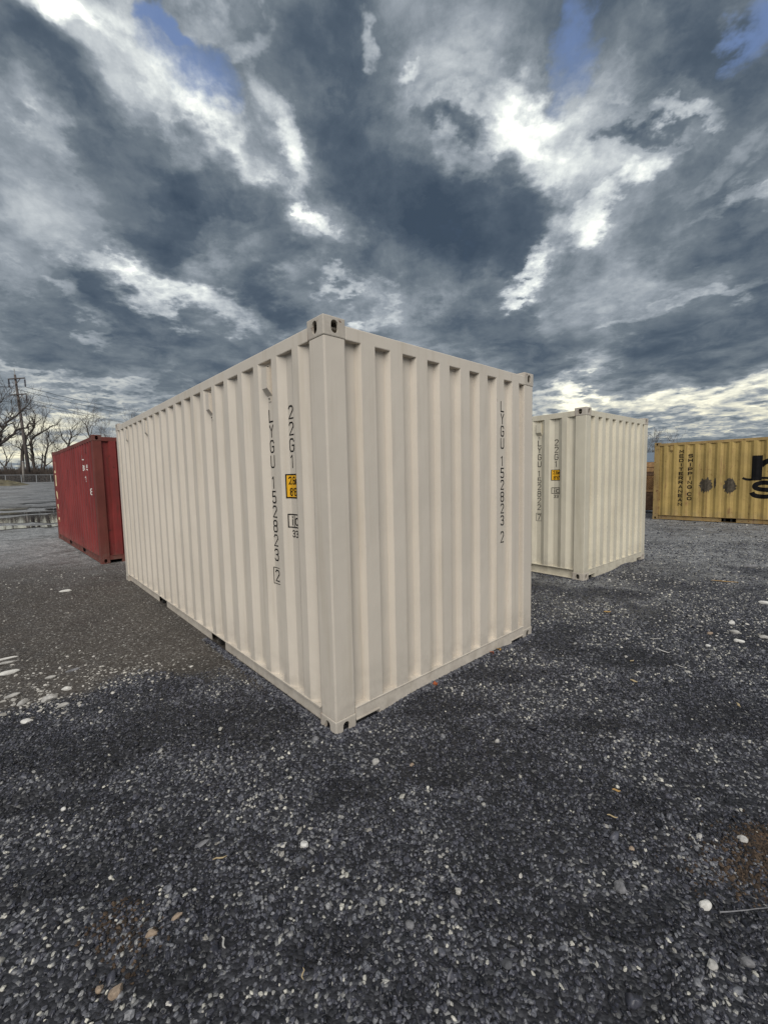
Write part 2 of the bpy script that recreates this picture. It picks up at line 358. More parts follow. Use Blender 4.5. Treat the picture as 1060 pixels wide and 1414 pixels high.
def drape(name, quads, pf, axis, base, outw, mat, parent, off=.0015):
    bm = bmesh.new()
    for q, lift in quads:
        bm.faces.new([bm.verts.new((p[0], lift, p[1])) for p in q])
    for s, _ in pf:
        geom = bm.verts[:] + bm.edges[:] + bm.faces[:]
        bmesh.ops.bisect_plane(bm, geom=geom, plane_co=(s, 0, 0), plane_no=(1, 0, 0), dist=1e-5)
    for v in bm.verts:
        s, l, z = v.co; dd = prof_at(pf, s) + .002 - off - l; q = base - outw * dd
        v.co = (s, q, z) if axis == 'x' else (q, s, z)
    me = bpy.data.meshes.new(name); bm.to_mesh(me); bm.free()
    return link(name, me, mat, parent)
def poly_fill(pts, lift=0.):       # fan of quads round the centre
    c = Vector((sum(p[0] for p in pts) / len(pts), sum(p[1] for p in pts) / len(pts)))
    return [([c, Vector(pts[i]), Vector(pts[(i + 1) % len(pts)])], lift) for i in range(len(pts))]
def frame_rect(s0, s1, z0, z1): return [[(s0, z0), (s1, z0), (s1, z1), (s0, z1), (s0, z0)]]

def container(loc, theta, LX, LY, H, mats, label, long_axis, door):
    """near lower corner at loc. walls: y=0 face (front, along x), x=0 face (left, along y)"""
    mw, mf, mc = mats                     # wall, frame, casting
    t = empty('shipping_container', loc, theta); tag(t, label, 'container', 'shipping containers on the gravel yard')
    CH = .118; PW, PD = .162, .167; IN = .004
    # castings
    for ix in (0, 1):
        for iy in (0, 1):
            for iz in (0, 1):
                o = link('corner_casting', CAST, None, t)
                if not CAST.materials: CAST.materials.append(mc)
                o.location = (ix * LX, iy * LY, H if iz else 0); o.scale = (-1 if ix else 1, -1 if iy else 1, -1 if iz else 1)
                if o.material_slots: o.material_slots[0].link = 'OBJECT'; o.material_slots[0].material = mc
            x0, x1 = (IN, PW) if not ix else (LX - PW, LX - IN); y0, y1 = (IN, PD) if not iy else (LY - PD, LY - IN)
            MB().box(x0, x1, y0, y1, CH - .004, H - CH + .004).build('corner_post', mf, t, .010)
    def wall_spec(axis, a, b):
        if (axis == long_axis):          # long wall
            n = 20; p = .2841; fwid = .076; sl = .068; first = a + .292 - .167; dp = .036
        else:
            n = 8; p = .2536; fwid = .116; sl = .018; first = a + .286 - .164; dp = .0456
            # centre the row
        return profile(a, b, first, p, n, fwid, sl, dp)
    pfx = wall_spec('x', PW if long_axis == 'y' else PD, LX - PW)
    pfy = wall_spec('y', PD, LY - PD)
    zb, zt = .158, H - .118 + .004
    if door != 'front': link('front_wall', wall_mesh(pfx, zb, zt, 'x', 0, -1, dent=.0011, seed=1), mw, t)
    if door != 'left': link('side_wall', wall_mesh(pfy, zb, zt, 'y', 0, -1, dent=.0011, seed=2), mw, t)
    if door != 'back': link('back_wall', wall_mesh(pfx, zb, zt, 'x', LY, 1, seed=3), mw, t)
    link('side_wall', wall_mesh(pfy, zb, zt, 'y', LX, 1, seed=4), mw, t)
    # roof with shallow pressings
    ax = long_axis; Lr = LY if ax == 'y' else LX; Wr = LX if ax == 'y' else LY
    mb = MB(); n = 14
    for k in range(n):
        s0 = .1 + (Lr - .2) * k / n; s1 = .1 + (Lr - .2) * (k + .7) / n
        if ax == 'y': mb.box(.15, Wr - .15, s0, s1, H - .046, H - .030)
        else: mb.box(s0, s1, .15, Wr - .15, H - .046, H - .030)
    if ax == 'y': mb.box(.05, Wr - .05, .05, Lr - .05, H - .056, H - .044)
    else: mb.box(.05, Lr - .05, .05, Wr - .05, H - .056, H - .044)
    mb.build('roof', mw, t)
    # rails
    zr0, zr1 = H - .120, H - .037
    for y0, y1 in ((.002, .062), (LY - .062, LY - .002)):
        MB().box(PW - .001, LX - PW + .001, y0, y1, zr0, zr1).build('top_rail', mf, t, .006)
    for x0, x1 in ((.002, .062), (LX - .062, LX - .002)):
        MB().box(x0, x1, .177, LY - .177, zr0, zr1).build('top_rail', mf, t, .006)
    # bottom long rails: C section with fork pockets; bottom end rails: plate with notches
    def c_rail(axis, base, sgn, Lr, x0, pw_):
        mb = MB(); segs = []
        c1, c2 = Lr / 2 - .975, Lr / 2 + .975
        cuts = [pw_, c1 - .18, c1 + .18, c2 - .18, c2 + .18, Lr - pw_]
        def bx(s0, s1, d0, d1, z0, z1):
            a, b = sorted((base - sgn * d0, base - sgn * d1))
            if axis == 'y': mb.box(a, b, s0, s1, z0, z1)
            else: mb.box(s0, s1, a, b, z0, z1)
        bx(pw_, Lr - pw_, -.003, .048, .150, .158)            # top flange
        for i in (0, 2, 4):
            bx(cuts[i], cuts[i + 1], .038, .044, .026, .150)
            bx(cuts[i], cuts[i + 1], .000, .044, .018, .026)
        for i in (1, 3): bx(cuts[i], cuts[i + 1], .003, .040, .019, .0255)
        return mb
    def e_rail(axis, base, sgn, Lr):
        mb = MB()
        def bx(s0, s1, d0, d1, z0, z1):
            a, b = sorted((base - sgn * d0, base - sgn * d1))
            if axis == 'y': mb.box(a, b, s0, s1, z0, z1)
            else: mb.box(s0, s1, a, b, z0, z1)
        bx(.164, Lr - .164, .003, .055, .078, .150)
        bx(.372, Lr - .372, .003, .055, -.004, .0779)
        bx(.165, .371, -.002, .055, .070, .0775); bx(Lr - .371, Lr - .165, -.002, .055, .070, .0775)
        return mb
    for axis, Lr, other in (('x', LX, LY), ('y', LY, LX)):
        for base, sgn in ((0, -1), (other, 1)):
            if axis == long_axis: c_rail(axis, base, sgn, Lr, 0, .166 if axis == 'x' else .177).build('bottom_rail', mf, t)
            else:
                e_rail(axis, base, sgn, Lr).build('bottom_rail', mf, t)
                mb = MB(); a, b = sorted((base - sgn * -.001, base - sgn * .055))
                s = (.164, Lr - .164)
                (mb.box(s[0], s[1], a, b, .1505, .160) if axis == 'x' else mb.box(a, b, s[0], s[1], .1505, .160)).build('sill_lip', mf, t, .003)
    # floor and cross members
    MB().box(.06, LX - .06, .06, LY - .06, .130, .1555).build('floor', m_wood, t)
    for k in range(1, 15):
        s = Lr * k / 15; mb = MB()
        if ax == 'y': mb.box(.045, LX - .045, s - .02, s + .02, .04, .129)
        else: mb.box(s - .02, s + .02, .045, LY - .045, .04, .129)
        mb.build('cross_member', m_dark, t)
    # vents high on the long walls
    return t, pfx, pfy
def vent(t, axis, base, outw, s, z, mat, pf):
    mb = MB(); d = prof_at(pf, s) + .002; b0 = base - outw * d
    def bx(ds0, ds1, o0, o1, z0, z1):
        a, b = sorted((b0 + outw * o0, b0 + outw * o1))
        if axis == 'y': mb.box(a, b, s + ds0, s + ds1, z + z0, z + z1)
        else: mb.box(s + ds0, s + ds1, a, b, z + z0, z + z1)
    # hood with sloping lower end
    n = len(mb.v)
    hz = [(-.095, .0), (-.045, .040), (.10, .040), (.10, .0)]
    for ss in (-.038, .038):
        for zz, oo in hz:
            q = b0 + outw * (oo + .001); mb.v.append((q, s + ss, z + zz) if axis == 'y' else (s + ss, q, z + zz))
    mb.f += [(n, n + 1, n + 2, n + 3), (n + 7, n + 6, n + 5, n + 4), (n, n + 4, n + 5, n + 1), (n + 1, n + 5, n + 6, n + 2), (n + 2, n + 6, n + 7, n + 3), (n + 3, n + 7, n + 4, n)]
    v = mb.build('vent_cover', mat, t)
    mb = MB(); bx(-.018, .018, .0005, .005, -.135, -.096); mb.build('vent_flange', mat, v)
    mb = MB(); bx(-.018, .018, .0005, .005, .1005, .125); mb.build('vent_flange', mat, v)
    mb = MB(); bx(-.006, .006, .005, .009, -.120, -.108); mb.build('rivet', m_cavity, v)
    mb = MB(); bx(-.006, .006, .005, .009, .108, .118); mb.build('rivet', m_cavity, v)
    return v
def doors(t, axis, base, outw, LW, H, mat, mrod):
    """pair of doors on an end"""
    def put(mb, s0, s1, o0, o1, z0, z1):
        a, b = sorted((base + outw * o0, base + outw * o1))
        mb.box(a, b, s0, s1, z0, z1) if axis == 'y' else mb.box(s0, s1, a, b, z0, z1)
    for k in (0, 1):
        s0, s1 = (.17, LW / 2 - .006) if not k else (LW / 2 + .006, LW - .17)
        mb = MB(); put(mb, s0, s1, -.055, -.03, .17, H - .125)
        for i in range(5):
            z = .45 + i * .43; put(mb, s0 + .06, s1 - .06, -.03, -.008, z - .1, z + .1)
        d = mb.build('door', mat, t, .004)
        for f in (.30, .72):
            s = s0 + (s1 - s0) * f
            mb = MB(); n = Vector
            pts = [(base + outw * .018, s, .12), (base + outw * .018, s, H - .09)] if axis == 'y' else [(s, base + outw * .018, .12), (s, base + outw * .018, H - .09)]
            mb.tube(pts, .017, 8, True)
            rod = mb.build('lock_rod', mrod, d, smooth=True)
            for zz in (.16, 1.1, H - .24):
                mb = MB(); put(mb, s - .03, s + .03, -.007, .04, zz, zz + .06); mb.build('rod_bracket', mrod, d)
            mb = MB(); put(mb, s - .02, s + .32, .02, .04, 1.0, 1.035); mb.build('handle', mrod, d)
        se = .165 if not k else LW - .165
        for z in (.4, .95, 1.55, 2.15):
            mb = MB(); put(mb, se - .02, se + .02, -.01, .022, z - .09, z + .09); mb.build('hinge', mrod, d)

def column(text, sc_, w_, ztop, pitch, h, lw, boxed=True):
    """vertical column of characters centred on s=sc_, reading down; sc_ axis may run leftwards (flip)"""
    q = []; z = ztop
    for ch in text:
        if ch != ' ':
            last = boxed and ch == '#'
            q += glyph(ch, sc_ - w_ / 2, sc_ + w_ / 2, z - h, z, lw, FLIP)
            z -= pitch
        else: z -= pitch * .45
    return q

# ---- main container, second container -------------------------------
HM = 2.591 + .035
boxes = {}
t1, px1, py1 = container((-.3321, 2.5435, -.035), .7347, 2.438, 6.058, HM, (m_beige, m_beige, m_cast),
    'large beige shipping container standing nearest, corner towards the viewer', 'y', 'back')
t2, px2, py2 = container((2.9746, 6.2205, 0), .6929, 2.438, 6.058, 2.591, (m_beige2, m_beige2, m_cast),
    'smaller-looking cream shipping container behind the right end of the big beige one', 'y', 'back')
t3, px3, py3 = container((-5.7134, 8.3843, 0), .7675, 2.438, 6.058, 2.591, (m_red, m_redrust, m_redrust),
    'rusty dark red shipping container at the left with white stencilled figures', 'y', 'back')
t4, px4, py4 = container((9.2092, 14.4041, .0), -.8453, 6.058, 2.438, 2.591, (m_yellow, m_yrust, m_yrust),
    'weathered ochre yellow shipping container at the right with black lettering', 'x', 'left')
for t, LX, LY, H, m in ((t1, 2.438, 6.058, HM, m_beige), (t2, 2.438, 6.058, 2.591, m_beige2), (t3, 2.438, 6.058, 2.591, m_redrust)):
    doors(t, 'x', LY, 1, LX, H, m, m)
doors(t4, 'y', 0, -1, 2.438, 2.591, m_yellow, m_yrust)
RC = lambda k: .472 + .2841 * k      # recess centres on the long wall
for t, pf, H, m in ((t1, py1, HM, m_beige), (t2, py2, 2.591, m_beige2), (t3, py3, 2.591, m_red)):
    for k in ((1, 5, 13, 17) if t is not t3 else (1, 17)):
        vent(t, 'y', 0, -1, RC(k), H - .262, m, pf)
vent(t4, 'x', 0, -1, .50, 2.591 - .12 - .11, m_yrust, px4)
# lettering on x=0 faces reads right to left in y, so flip
def marks(t, number, check, pf_side, pf_end, dz, main):
    global FLIP
    H0 = 0 + dz
    FLIP = -1
    lw = .0105
    q = column('LYGU', RC(1), .052, 2.135 + H0, .111, .084, lw) + column(number, RC(1), .052, 1.648 + H0, .1085, .083, lw)
    drape('serial_lettering', q, pf_side, 'y', 0, -1, m_black, t)
    z1, z0 = .945 + H0, .862 + H0
    q = glyph(check, RC(1) - .026, RC(1) + .026, z0, z1, lw, -1) + [(a, b + .0004) for a, b in stroke(frame_rect(RC(1) - .046, RC(1) + .046, z0 - .02, z1 + .02), .005)]
    drape('check_digit', q, pf_side, 'y', 0, -1, m_black, t)
    q = column('22G1', RC(0), .052, 2.125 + H0, .111, .084, lw); drape('type_code_lettering', q, pf_side, 'y', 0, -1, m_black, t)
    s0, s1, z0, z1 = .405, .540, 1.500 + H0, 1.660 + H0
    pl = drape('height_sticker', [([Vector((s0, z0)), Vector((s1, z0)), Vector((s1, z1)), Vector((s0, z1))], 0)], pf_side, 'y', 0, -1, m_orange, t)
    q = stroke(frame_rect(s0, s1, z0, z1), .009)
    hh = .048; lw2 = .0085
    x = s1 - .022
    for ch, wch in (('2', .021), ('.', .006), ('6', .021), ('m', .030)):
        q += glyph(ch, x - wch, x, z1 - .018 - hh, z1 - .018, lw2, -1); x -= wch + .010
    x = s1 - .030
    for ch, wch in (('8', .024), ("'", .010), ('6', .024), ('"', .018)):
        q += glyph(ch, x - wch, x, z0 + .016, z0 + .016 + hh, lw2, -1); x -= wch + .009
    drape('sticker_print', [(a, b + .001) for a, b in q], pf_side, 'y', 0, -1, m_black, pl)
    s0, s1, z0, z1 = .405, .535, 1.292 + H0, 1.382 + H0
    q = stroke(frame_rect(s0, s1, z0, z1), .008) + glyph('i', s1 - .052, s1 - .016, z0 + .016, z1 - .014, .010, -1) + stroke([[(s1 - .060, z0), (s1 - .060, z1)]], .007, .0004)
    q += glyph('c', s0 + .016, s1 - .074, z0 + .018, z1 - .026, .010, -1)
    x = .505
    for ch in '33': q += glyph(ch, x - .028, x, 1.225 + H0, 1.268 + H0, .007, -1); x -= .042
    drape('inspection_mark', q, pf_side, 'y', 0, -1, m_black, t)
    if pf_end:
        FLIP = 1; lw = .0105; se = 1.894; wd = .046
        q = column('LYGU', se, wd, 2.275 + H0, .108, .086, lw) + column(number, se, wd, 1.792 + H0, .1075, .082, lw)
        z1, z0 = 1.108 + H0, 1.012 + H0
        q += glyph(check, se - wd / 2, se + wd / 2, z0, z1, lw, 1)
        drape('end_serial_lettering', q, pf_end, 'x', 0, -1, m_black, t)
marks(t1, '152823', '2', py1, px1, .035, True)
marks(t2, '152822', '7', py2, None, .025, False)

# ---- red container marks ----
FLIP = -1
q = glyph('L', 1.12, 1.22, 2.15, 2.25, .022, -1)
for ch, s in (('8', 1.20), ('8', 1.04), ('1', .95), ('5', .83)): q += glyph(ch, s - .08, s, 1.92, 2.02, .022, -1)
for ch, s in (('1', 1.12), ('2', .98)): q += glyph(ch, s - .10, s, 1.68, 1.78, .024, -1)
q += glyph('8', .50, .56, 1.40, 1.52, .020, -1)
drape('white_stencil', q, py3, 'y', 0, -1, m_white, t3)
q = []
for pl in ([(5.62, 2.27), (5.62, 1.98)], [(5.72, 2.0), (5.60, 2.0)], [(5.66, 1.88), (5.66, 1.62), (5.56, 1.60)], [(5.58, 1.86), (5.58, 1.62)], [(5.60, 1.55), (5.54, 1.46)],
           [(5.70, 1.40), (5.62, 1.20)], [(5.60, 1.16), (5.58, 1.08)], [(5.66, 1.02), (5.60, .84)], [(5.62, .80), (5.58, .66)], [(5.66, .62), (5.56, .60)], [(5.62, .54), (5.60, .44)]):
    q += stroke([pl], .075)
drape('worn_cream_lettering', q, py3, 'y', 0, -1, m_cream, t3)

# ---- yellow container marks ----
FLIP = 1
q = []; z = 2.30
for ch in 'MEDITERRANEAN':
    wd = .10 if ch != 'I' else .04
    q += glyph(ch, .775 - wd / 2, .775 + wd / 2, z - .088, z, .027, 1); z -= .1435
drape('company_lettering', q, px4, 'x', 0, -1, m_black, t4)
q = []; z = 2.15
for ch in 'SHIPPING CO':
    if ch == ' ': z -= .085; continue
    wd = .095 if ch != 'I' else .04
    q += glyph(ch, 1.025 - wd / 2, 1.025 + wd / 2, z - .088, z, .027, 1); z -= .1435
drape('company_lettering', q, px4, 'x', 0, -1, m_black, t4)
def arc(cx_, cz_, rx, rz, a0, a1, n=14): return [(cx_ + rx * math.cos(R(a0 + (a1 - a0) * i / n)), cz_ + rz * math.sin(R(a0 + (a1 - a0) * i / n))) for i in range(n + 1)]
q = []
for s in (2.655, 3.225, 3.795): q += stroke([[(s, 1.38), (s, 1.95 if s < 2.7 else 1.72)]], .235)
q += stroke([arc(2.98, 1.68, .245, .19, 150, 0)], .15, .0003) + stroke([arc(3.55, 1.68, .245, .19, 150, 0)], .15, .0004)
q += stroke([[(2.36, 1.365), (2.42, 1.335), (2.50, 1.325), (2.60, 1.335), (2.72, 1.37), (2.86, 1.375), (3.1, 1.34), (3.6, 1.34), (3.95, 1.38)]], .065, .0006)
q += stroke([arc(2.84, 1.13, .21, .105, 20, 180) + arc(2.84, 1.12, .21, .09, 190, 265) + [(2.90, 1.03)] + arc(2.86, .925, .22, .10, 80, -90) + arc(2.80, .925, .22, .10, -100, -170)], .125, .0002)
q += stroke([arc(3.55, 1.045, .24, .18, 40, 320, 20)], .11, .0002)
drape('company_logo', q, px4, 'x', 0, -1, m_black, t4)
rnd = random.Random(3)
def jag(cx_, cz_, rx, rz, n=40):
    return [(cx_ + rx * math.cos(6.283 * i / n) * rnd.uniform(.68, 1.14), cz_ + rz * math.sin(6.283 * i / n) * rnd.uniform(.66, 1.16)) for i in range(n)]
drape('bare_paint_patch', poly_fill(jag(1.455, 1.16, .175, .245)), px4, 'x', 0, -1, m_grey, t4)
drape('bare_paint_patch', poly_fill(jag(2.04, 1.13, .165, .26)), px4, 'x', 0, -1, m_grey, t4)
drape('bare_paint_patch', poly_fill(jag(1.68, 1.24, .035, .16, 18)), px4, 'x', 0, -1, m_grey, t4)

# ------------------------------------------------------------------ ground
_rs = np.random.default_rng(3)
def mk(n, wl0, wl1):
    wl = wl0 * (wl1 / wl0) ** _rs.random(n); a = _rs.random(n) * 6.283; ph = _rs.random(n) * 6.283
    return [(6.283 / l * math.cos(t_), 6.283 / l * math.sin(t_), p, l) for l, t_, p in zip(wl, a, ph)]
S1 = mk(26, .25, 1.4); S2 = mk(14, 1.6, 6.); S3 = mk(10, 9., 40.); SZ = mk(30, .18, 2.2)
def sumsin(S, x, y, pw=.6): 
    r = 0
    for kx, ky, p, l in S: r = r + np.sin(kx * x + ky * y + p) * l ** pw
    return r / math.sqrt(sum(s[3] ** (2 * pw) for s in S) / 2)
_LT = _rs.random((256, 256))
def vnoise(x, y, s, octv=4, rough=.55):
    r = 0; amp = 1; tot = 0
    for o in range(octv):
        X_, Y_ = np.asarray(x) * s + 17.3 * o, np.asarray(y) * s - 9.1 * o; xi = np.floor(X_).astype(int); yi = np.floor(Y_).astype(int); fx = X_ - xi; fy = Y_ - yi
        fx = fx * fx * (3 - 2 * fx); fy = fy * fy * (3 - 2 * fy); g = lambda a, b: _LT[(xi + a) % 256, (yi + b) % 256]
        r = r + amp * ((g(0, 0) * (1 - fx) + g(1, 0) * fx) * (1 - fy) + (g(0, 1) * (1 - fx) + g(1, 1) * fx) * fy); tot += amp; amp *= rough; s *= 2.07
    return r / tot
DAMP_SHADE = [(-.25, 2.12, .22, .12), (-1.2, 2.75, .7, .30), (-2.0, 2.45, .6, .25), (-1.75, 2.05, .45, .10), (2.15, 3.6, .35, .22), (2.3, 2.7, .4, .2), (1.7, 3.75, .3, .15), (.35, 2.85, .45, .16), (.95, 3.3, .5, .12),
        (1.15, 1.95, .28, .12), (-1.3, 1.62, .35, .10), (.75, 1.42, .22, .10), (1.35, 1.35, .3, .14), (-.2, 1.35, .2, .09), (.25, 2.2, .2, .12), (1.55, 1.78, .22, .14), (3.1, 5.6, .5, .3), (-.75, 1.28, .18, .08), (1.3, 2.6, .3, .12), (3.4, 3.4, .6, .15)]  # wet spots and shaded hollows, both drawn as darker ground colour
def damp_shade(x, y):
    """0..1 darkening: wetness plus painted shade of the hollows, ragged outlines"""
    n = vnoise(x, y, 1.7, 5, .62); d = sstep(.50, .64, n) * .75
    for cx_, cy_, rx, ry in DAMP_SHADE:
        k = np.exp(-(((x - cx_) / rx) ** 2 + ((y - cy_) / ry) ** 2)); d = np.maximum(d, sstep(.22, .62, k + .9 * (vnoise(x, y, 6., 4, .6) - .5)))
    return np.clip(d, 0, 1) * (1 - .85 * sstep(6.5, 10., np.hypot(x, y))) * (1 - .6 * sstep(3.6, 4.4, y) * sstep(-.8, -1.4, x))
def sstep(a, b, v): u = np.clip((v - a) / (b - a), 0, 1); return u * u * (3 - 2 * u)
UM = np.array([-math.sin(.7347), math.cos(.7347)]); VM = np.array([math.cos(.7347), math.sin(.7347)])
def loc_main(x, y, o=(-.3321, 2.5435)): return (x - o[0]) * VM[0] + (y - o[1]) * VM[1], (x - o[0]) * UM[0] + (y - o[1]) * UM[1]
def hgt(x, y):
    r = np.hypot(x, y)
    near = 1 - sstep(10, 18, r)
    h = near * (.0055 * sumsin(S1, x, y) + .011 * sumsin(S2, x, y) + .030 * (vnoise(x, y, 3.1, 4, .6) - .5)) - near * .012 * damp_shade(x, y)
    # wheel ruts and shoved ridges on the left, running towards upper right
    for (ax, ay, bx, by, wd, am) in ((-2.6, 1.55, -1.0, 2.75, .07, -.03), (-2.6, 1.72, -1.0, 2.95, .08, .022), (-1.9, 1.15, -1.05, 1.9, .06, -.026), (-1.9, 1.3, -1.0, 2.05, .07, .016),
                                     (1.0, 1.9, 2.1, 1.0, .07, -.026), (1.05, 2.1, 2.4, 1.1, .08, .02), (1.6, 3.0, 3.2, 1.9, .09, -.02)):
        L_ = math.hypot(bx - ax, by - ay); ux, uy = (bx - ax) / L_, (by - ay) / L_
        s = (x - ax) * ux + (y - ay) * uy; d = -(x - ax) * uy + (y - ay) * ux + .05 * np.sin(3 * s)
        h = h + am * np.exp(-(d / wd) ** 2) * sstep(-.2, .3, s) * sstep(L_ + .2, L_ - .3, s)
    p, q = loc_main(x, y)
    inb = np.maximum(np.maximum(-p, p - 2.438), np.maximum(-q, q - 6.058))   # distance outside the footprint
    h = h * sstep(0, .35, inb) 
    h = h + .030 * np.exp(-((q + .03) / .13) ** 2) * sstep(.3, .8, p) * sstep(2.15, 1.75, p)
    h = h + .008 * np.exp(-((q + .05) / .12) ** 2) * sstep(2.0, 2.6, p) - .004
    p2 = (x - 2.9746) * math.cos(.6929) + (y - 6.2205) * math.sin(.6929); q2 = -(x - 2.9746) * math.sin(.6929) + (y - 6.2205) * math.cos(.6929)
    h = h * sstep(0, .3, np.maximum(np.maximum(-p2, p2 - 2.438), np.maximum(-q2, q2 - 6.058)) + .02)
    h = h + .05 * np.exp(-((q2 + .05) / .16) ** 2) * np.exp(-((p2 - 1.5) / .32) ** 2)
    for cx_, cy_, t_, lx, ly in ((-5.7134, 8.3843, .7675, 2.438, 6.058), (9.2092, 14.4041, -.8453, 6.058, 2.438)):
        p3 = (x - cx_) * math.cos(t_) + (y - cy_) * math.sin(t_); q3 = -(x - cx_) * math.sin(t_) + (y - cy_) * math.cos(t_)
        h = h * sstep(.0, .5, np.maximum(np.maximum(-p3, p3 - lx), np.maximum(-q3, q3 - ly)) + .02)
    h = h + sstep(54, 86, r) * 2.05 + sstep(90, 160, r) * .3 * 0
    return h
BX = np.array([-6., -3.4, -2.78, -2.54, -2.16, -1.76, -1.42, -.9, -.5]); BY = np.array([1.6, 2.35, 2.9, 3.19, 3.42, 3.47, 3.38, 3.18, 3.0])
def zones(x, y):
    nz = sumsin(SZ, x, y, .5)
    yb = np.interp(x, BX, BY)
    soil = sstep(-.12, .16, y - yb + .07 * nz) * sstep(.2, -.6, x + .02 * nz - np.maximum(0, 0))
    p, q = loc_main(x, y)
    soil = soil * (p < .6)
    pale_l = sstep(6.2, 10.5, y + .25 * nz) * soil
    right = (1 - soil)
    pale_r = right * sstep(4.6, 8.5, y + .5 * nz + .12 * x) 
    pk = right * np.exp(-(((x - 2.45) / .9) ** 2 + ((y - 5.1) / .5) ** 2)) * .8
    return soil, np.clip(pale_l + .75 * pale_r, 0, 1), pk
def axis_pts(lo, hi, step, far, g):
    a = list(np.arange(lo, hi + 1e-6, step)); s = step; v = hi
    while v < far: s *= g; v += s; a.append(v)
    s = step; v = lo
    while v > -far: s *= g; v -= s; a.insert(0, v)
    return np.array(a)
gx = axis_pts(-5.0, 6.0, .04, 3000, 1.065); gy = axis_pts(.0, 8.0, .04, 3000, 1.065)
XX, YY = np.meshgrid(gx, gy); ZZ = hgt(XX, YY)
nx, ny = len(gx), len(gy)
me = bpy.data.meshes.new('ground'); co = np.stack([XX, YY, ZZ], -1).reshape(-1, 3)
ii = (np.arange(ny - 1)[:, None] * nx + np.arange(nx - 1)[None]).reshape(-1)
fc = np.stack([ii, ii + 1, ii + nx + 1, ii + nx], 1)
me.vertices.add(len(co)); me.vertices.foreach_set('co', co.astype(np.float32).ravel())
me.loops.add(fc.size); me.loops.foreach_set('vertex_index', fc.ravel().astype(np.int32))
me.polygons.add(len(fc)); me.polygons.foreach_set('loop_start', (np.arange(len(fc)) * 4).astype(np.int32))
me.update(calc_edges=True); me.shade_smooth()
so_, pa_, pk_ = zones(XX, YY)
for nm, arr in (('soil', so_), ('pale', pa_), ('patch', pk_), ('damp_shade', damp_shade(XX, YY))):
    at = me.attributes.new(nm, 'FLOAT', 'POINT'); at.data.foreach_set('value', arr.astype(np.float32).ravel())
def ground_mat():
    m, t, b = new_mat('yard_gravel'); g = t.node('ShaderNodeNewGeometry').outputs['Position']
    A = lambda n: t.node('ShaderNodeAttribute', attribute_name=n).outputs['Fac']
    vo = t.node('ShaderNodeTexVoronoi'); t.put(vo.inputs['Vector'], g); vo.inputs['Scale'].default_value = 75
    vo2 = t.node('ShaderNodeTexVoronoi'); t.put(vo2.inputs['Vector'], g); vo2.inputs['Scale'].default_value = 14
    vo3 = t.node('ShaderNodeTexVoronoi'); t.put(vo3.inputs['Vector'], g); vo3.inputs['Scale'].default_value = 3.2
    cellv = t.math('MULTIPLY', t.node('ShaderNodeSeparateColor').outputs[0], 1.)
    sp = t.node('ShaderNodeSeparateColor'); t.put(sp.inputs[0], vo.outputs['Color'])
    sp2 = t.node('ShaderNodeSeparateColor'); t.put(sp2.inputs[0], vo2.outputs['Color'])
    sp3 = t.node('ShaderNodeSeparateColor'); t.put(sp3.inputs[0], vo3.outputs['Color'])
    dark = t.ramp(sp.outputs[0], [(0, (.016, .017, .021)), (.6, (.032, .033, .040)), (.9, (.08, .082, .094)), (.97, (.24, .24, .24))])
    brown = t.ramp(sp.outputs[0], [(0, (.045, .039, .034)), (.6, (.080, .070, .061)), (.93, (.13, .12, .11)), (.99, (.36, .35, .33))])
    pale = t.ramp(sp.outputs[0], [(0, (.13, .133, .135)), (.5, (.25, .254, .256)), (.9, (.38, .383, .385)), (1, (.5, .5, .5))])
    patch = t.ramp(sp.outputs[0], [(0, (.05, .047, .042)), (.5, (.09, .085, .075)), (1, (.2, .19, .17))])
    lp = t.noise(g, .55, 6, .65); lp2 = t.noise(g, 2.6, 6, .65)
    c = t.mix(t.math('MULTIPLY', A('patch'), t.rng(lp2, .35, .6)), dark, patch)
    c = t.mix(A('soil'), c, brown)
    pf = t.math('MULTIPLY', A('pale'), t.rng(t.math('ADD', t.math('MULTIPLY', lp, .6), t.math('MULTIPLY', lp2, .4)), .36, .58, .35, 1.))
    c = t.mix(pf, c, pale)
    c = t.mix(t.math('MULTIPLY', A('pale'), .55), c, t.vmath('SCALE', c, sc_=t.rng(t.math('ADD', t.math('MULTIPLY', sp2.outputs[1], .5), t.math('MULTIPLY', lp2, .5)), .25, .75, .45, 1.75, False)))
    # clumps of white crushed stone
    wsp = t.math('MULTIPLY', t.rng(sp2.outputs[0], .955, .97), t.rng(vo2.outputs['Distance'], .55, .40))
    c = t.mix(t.math('MULTIPLY', wsp, t.math('MULTIPLY', A('pale'), t.rng(lp2, .42, .6))), c, (.55, .55, .53))
    c = t.mix(t.math('MULTIPLY', A('damp_shade'), .6), c, t.vmath('SCALE', c, sc_=.30))  # wet ground and the shade of its hollows, painted into the colour
    t.put(b.inputs['Base Color'], c)
    t.put(b.inputs['Roughness'], t.rng(lp2, .35, .65, .5, .85)); b.inputs['Specular IOR Level'].default_value = .4
    bp = t.node('ShaderNodeBump'); bp.inputs['Distance'].default_value = 1.
    hh = t.math('MULTIPLY', vo.outputs['Distance'], -.006)
    hh = t.math('ADD', hh, t.math('MULTIPLY', t.noise(g, 20, 5, .7), .010)); hh = t.math('ADD', hh, t.math('MULTIPLY', t.noise(g, 2.2, 4, .6), .03))
    t.put(bp.inputs['Height'], hh); t.l.new(bp.outputs[0], b.inputs['Normal'])
    return m
link('ground', me, ground_mat())['kind'] = 'structure'

